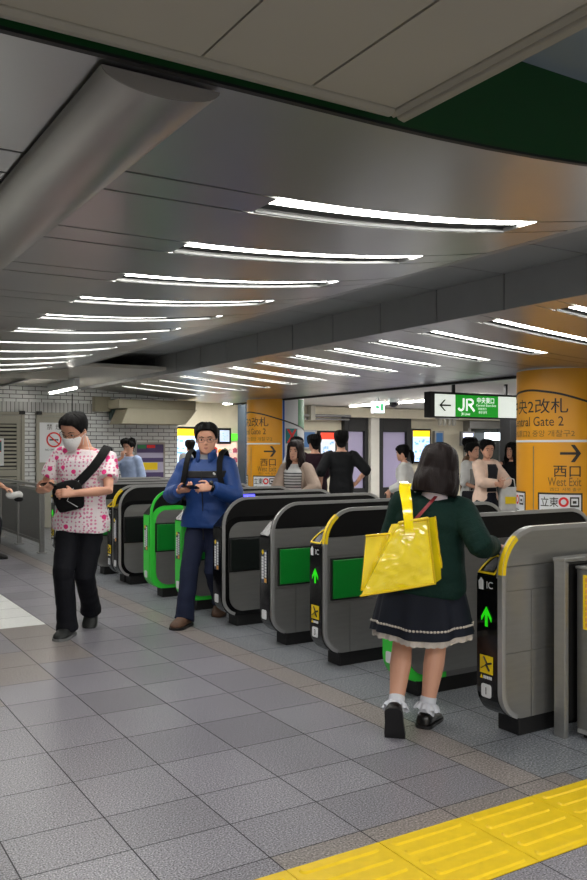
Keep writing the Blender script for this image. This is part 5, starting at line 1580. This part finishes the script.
for k in range(12):
    s = .02+.021*k; full = pw.tring(s, .017, 40, .010, 1); pts = [full[(j) % 40] for j in range(5, 16)]; tube(bm, pts, .0055, 6)
obj('navy_stripe', bm, C_navy, pw.t, smooth=True)
ws = held(pw, 'wallet', 'red wallet in the hands of the woman in the beige coat', 'wallet')
bm = BM(); cc = V((.335,.07,.955)); prism(bm, rpoly([(-.03,-.07,.01),(.03,-.07,.01),(.03,.07,.01),(-.03,.07,.01)], 3), -.008, .008, 'z')
for v in bm.verts: v.co = cc + v.co
obj('wallet_body', bm, M_red, ws)
person('person in a dark maroon top and khaki trousers seen from behind beyond the gates', 1.62, (7.06, 10.95), 70, hair='mop', voxel=VX, face=0, wide=1.08, headrot=(20, 5),
    top=[shirt(C_maroon, 1.9)], bottom=tr(C_khaki), shoes=sh(), hands={1: dict(w=(.2,.12,1.0)), -1: dict(w=(.2,-.1,1.0))})
person('dark-haired person peeking out past the maroon-topped person', 1.60, (7.20, 11.75), -75, hair='short', voxel=VX, face=1, top=[shirt(C_greysh, 1.5)], bottom=tr(C_dark), shoes=sh())
pb = person('man in a black three-quarter sleeve shirt with one hand on his hip', 1.66, (6.93, 10.05), 62, hair='mop', voxel=VX, face=0, wide=1.02,
    top=[shirt(C_black, 1.25, off=.016)], bottom=tr(C_khaki), shoes=sh(), hands={-1: dict(w=(-.02,-.21,.94), hint=(-.6,-1,.1), d=(.4,.6,-.5), n=(0,1,0), curl=.6), 1: dict(w=(.02,.30,.92), hint=(-1,.5,0))})
bag = held(pb, 'carrier_bag', 'small dark bag hanging from the hand of the man in the black shirt', 'bag')
bm = BM(); c = pb.WR[1]+V((.03,.0,-.36)); loft(bm, [ell(c+V((0,0,z)), V((1,0,0)), V((0,1,0)), w, .04, 20, 4) for z, w in ((-.16,.11),(-.13,.14),(.05,.14),(.10,.12))]); obj('bag_body', bm, C_dark, bag, smooth=True)
bm = BM(); tube(bm, [c+V((-.07,0,.09)), c+V((-.03,0,.20)), c+V((.0,0,.245)), c+V((.03,0,.20)), c+V((.07,0,.09))], .006, 6); obj('handle', bm, C_dark, bag, smooth=True)
person('woman with a ponytail in a white blouse walking beyond the gates', 1.47, (7.62, 9.42), 128, hair='pony', female=True, voxel=VX, face=1, headrot=(0, 6), lean=4,
    top=[shirt(C_white, 1.9, 'blouse', hem=-.10, off=.03, flare=.03)], bottom=dict(kind='skirt', m=C_white, hem=.5, w=.21, fold=.04), shoes=sh(), hands={1: dict(w=(.22,.15,.85)), -1: dict(w=(.20,-.15,.85))})
pg = person('woman in a white cardigan over a grey dress with a dark shoulder strap', 1.50, (8.38, 8.92), -80, hair='bun', female=True, voxel=VX, face=1, headrot=(0, 0),
    top=[shirt(C_white, 1.1, 'cardigan', hem=-.13, off=.022)], bottom=dict(kind='skirt', m=C_grey, hem=.48, w=.20, fold=.05), shoes=sh(), hands={-1: dict(w=(.22,-.12,.88)), 1: dict(w=(.24,.10,.9))})
bm = BM(); loft(bm, [pg.tring(s, .034, 24)[2:11] for s in (-.12,-.05,.03,.10,.18,.25)], cap=False, closed=False); o = obj('dress_front', bm, C_grey, pg.t, smooth=True); o.modifiers.new('s', 'SOLIDIFY').thickness = .004
sb = held(pg, 'shoulder_bag', 'dark thin-strapped shoulder bag on the woman in the white cardigan', 'bag')
bm = BM(); ribbon(bm, [(.0,.07,1.255), (.07,.05,1.20), (.118,.0,1.08), (.13,-.06,.96), (.10,-.14,.86)], [(0,.2,1), (.6,.1,.7), (1,0,.2), (1,-.2,0), (.7,-.7,0)], .02, .006); obj('strap', bm, C_dark, sb, smooth=True)
bm = BM(); loft(bm, [ell(V((.09,-.19,z)), V((1,0,0)), V((0,1,0)), w, .035, 20, 4) for z, w in ((.68,.08),(.70,.10),(.82,.10),(.85,.08))]); obj('bag_body', bm, C_dark, sb, smooth=True)
person('person in a brown coat standing half hidden behind the woman in the white cardigan', 1.58, (9.1, 9.75), -40, hair='mop', voxel=VX, face=1, top=[shirt(C_brown, 1.9)], bottom=tr(C_dark), shoes=sh())
pk = person('woman in a pinkish beige cardigan and long navy skirt carrying a white tote', 1.53, (7.80, 8.04), -92, hair='bun', female=True, voxel=.009, face=2, headrot=(-18, 8),
    top=[shirt(C_dark, None, 'dark_blouse', off=.014), shirt(C_pink, 1.9, 'cardigan', hem=-.10, off=.020)], bottom=dict(kind='skirt', m=C_navy, hem=.35, w=.20, fold=.04), shoes=sh(),
    hands={-1: dict(w=(.22,.02,1.0), hint=(0,-1,-.5), d=(.3,1,.2), n=(-1,0,0), curl=.6), 1: dict(w=(.24,.05,.97), hint=(0,1,-.5), d=(.4,-.9,.2), n=(-1,0,0), curl=.6)})
bm = BM(); loft(bm, [[q + pk.fw*.016 for q in pk.tring(s, .021, 40, .010, 1)[7:14]] for s in (.06,.10,.15,.20,.25,.29)], cap=False, closed=False); o = obj('blouse_front', bm, C_dark, pk.t, smooth=True); o.modifiers.new('s', 'SOLIDIFY').thickness = .004
tbg = held(pk, 'tote_bag', 'white tote bag with a yellow patch held by the woman in the pinkish cardigan', 'bag')
bm = BM(); c = V((.24,.20,.80)); loft(bm, [ell(c+V((0,0,z)), V((.35,.93,0)), V((.93,-.35,0)), w, d, 24, 5) for z, w, d in ((-.16,.13,.03),(-.14,.15,.045),(.0,.15,.05),(.15,.135,.03))]); obj('bag_body', bm, C_white, tbg, smooth=True)
bm = BM(); ux = V((.35,.93,0)); q = c+V((.93,-.35,0))*.056
quad(bm, q-ux*.09-V((0,0,.06)), q+ux*.09-V((0,0,.06)), q+ux*.09+V((0,0,.03)), q-ux*.09+V((0,0,.03))); obj('yellow_patch', bm, M_yellow, tbg)
bm = BM(); tube(bm, [c-ux*.07+V((0,0,.14)), c-ux*.05+V((0,0,.25)), c+V((0,-.02,.27)), c+ux*.05+V((0,0,.25)), c+ux*.07+V((0,0,.14))], .007, 6); obj('handle', bm, C_white, tbg, smooth=True)
person('dark-haired woman in black partly hidden by the near yellow pillar', 1.50, (8.78, 8.50), -170, hair='long', female=True, voxel=VX, face=1, top=[shirt(C_black, .9)], bottom=dict(kind='skirt', m=C_black, hem=.55, w=.19, fold=.04), shoes=sh(),
    hands={-1: dict(w=(.22,-.08,1.15), hint=(0,-1,-.6), d=(.4,.3,.8), n=(-1,0,0), curl=.8)})
pe = person('person cut off by the photo edge, walking in with a white thing in hand', 1.66, (2.22, 11.50), -33, hair='short', voxel=VX, face=1, top=[shirt(C_black, .6)], bottom=tr(C_dark), shoes=sh(),
    feet={1: (.17,.07,0,0), -1: (-.22,-.07,25,0)}, drop=.02, hands={1: dict(w=(.30,.12,.92), hint=(-1,.4,-.2), d=(.9,-.1,-.25), n=(0,0,-1), curl=.7), -1: dict(w=(-.12,-.2,.88))})
wt = held(pe, 'white_pouch', 'white and black soft pouch in the hand at the photo edge', 'pouch')
bm = BM(); c = V((.43,.11,.83)); rings = []
for k, w, d in ((-.12,.02,.02),(-.10,.045,.04),(-.02,.06,.05),(.06,.055,.05),(.11,.03,.03)): rings.append(ell(c+V((k,0,.02*sin(k*30))), V((0,1,0)), V((0,0,1)), w, d, 16, 2.2))
loft(bm, rings); obj('pouch_body', bm, C_white, wt, smooth=True, subs=1)
bm = BM(); blob(bm, c+V((.05,0,-.05)), (.06,0,.0), (0,.05,0), (0,0,.035)); obj('black_base', bm, C_black, wt, smooth=True)
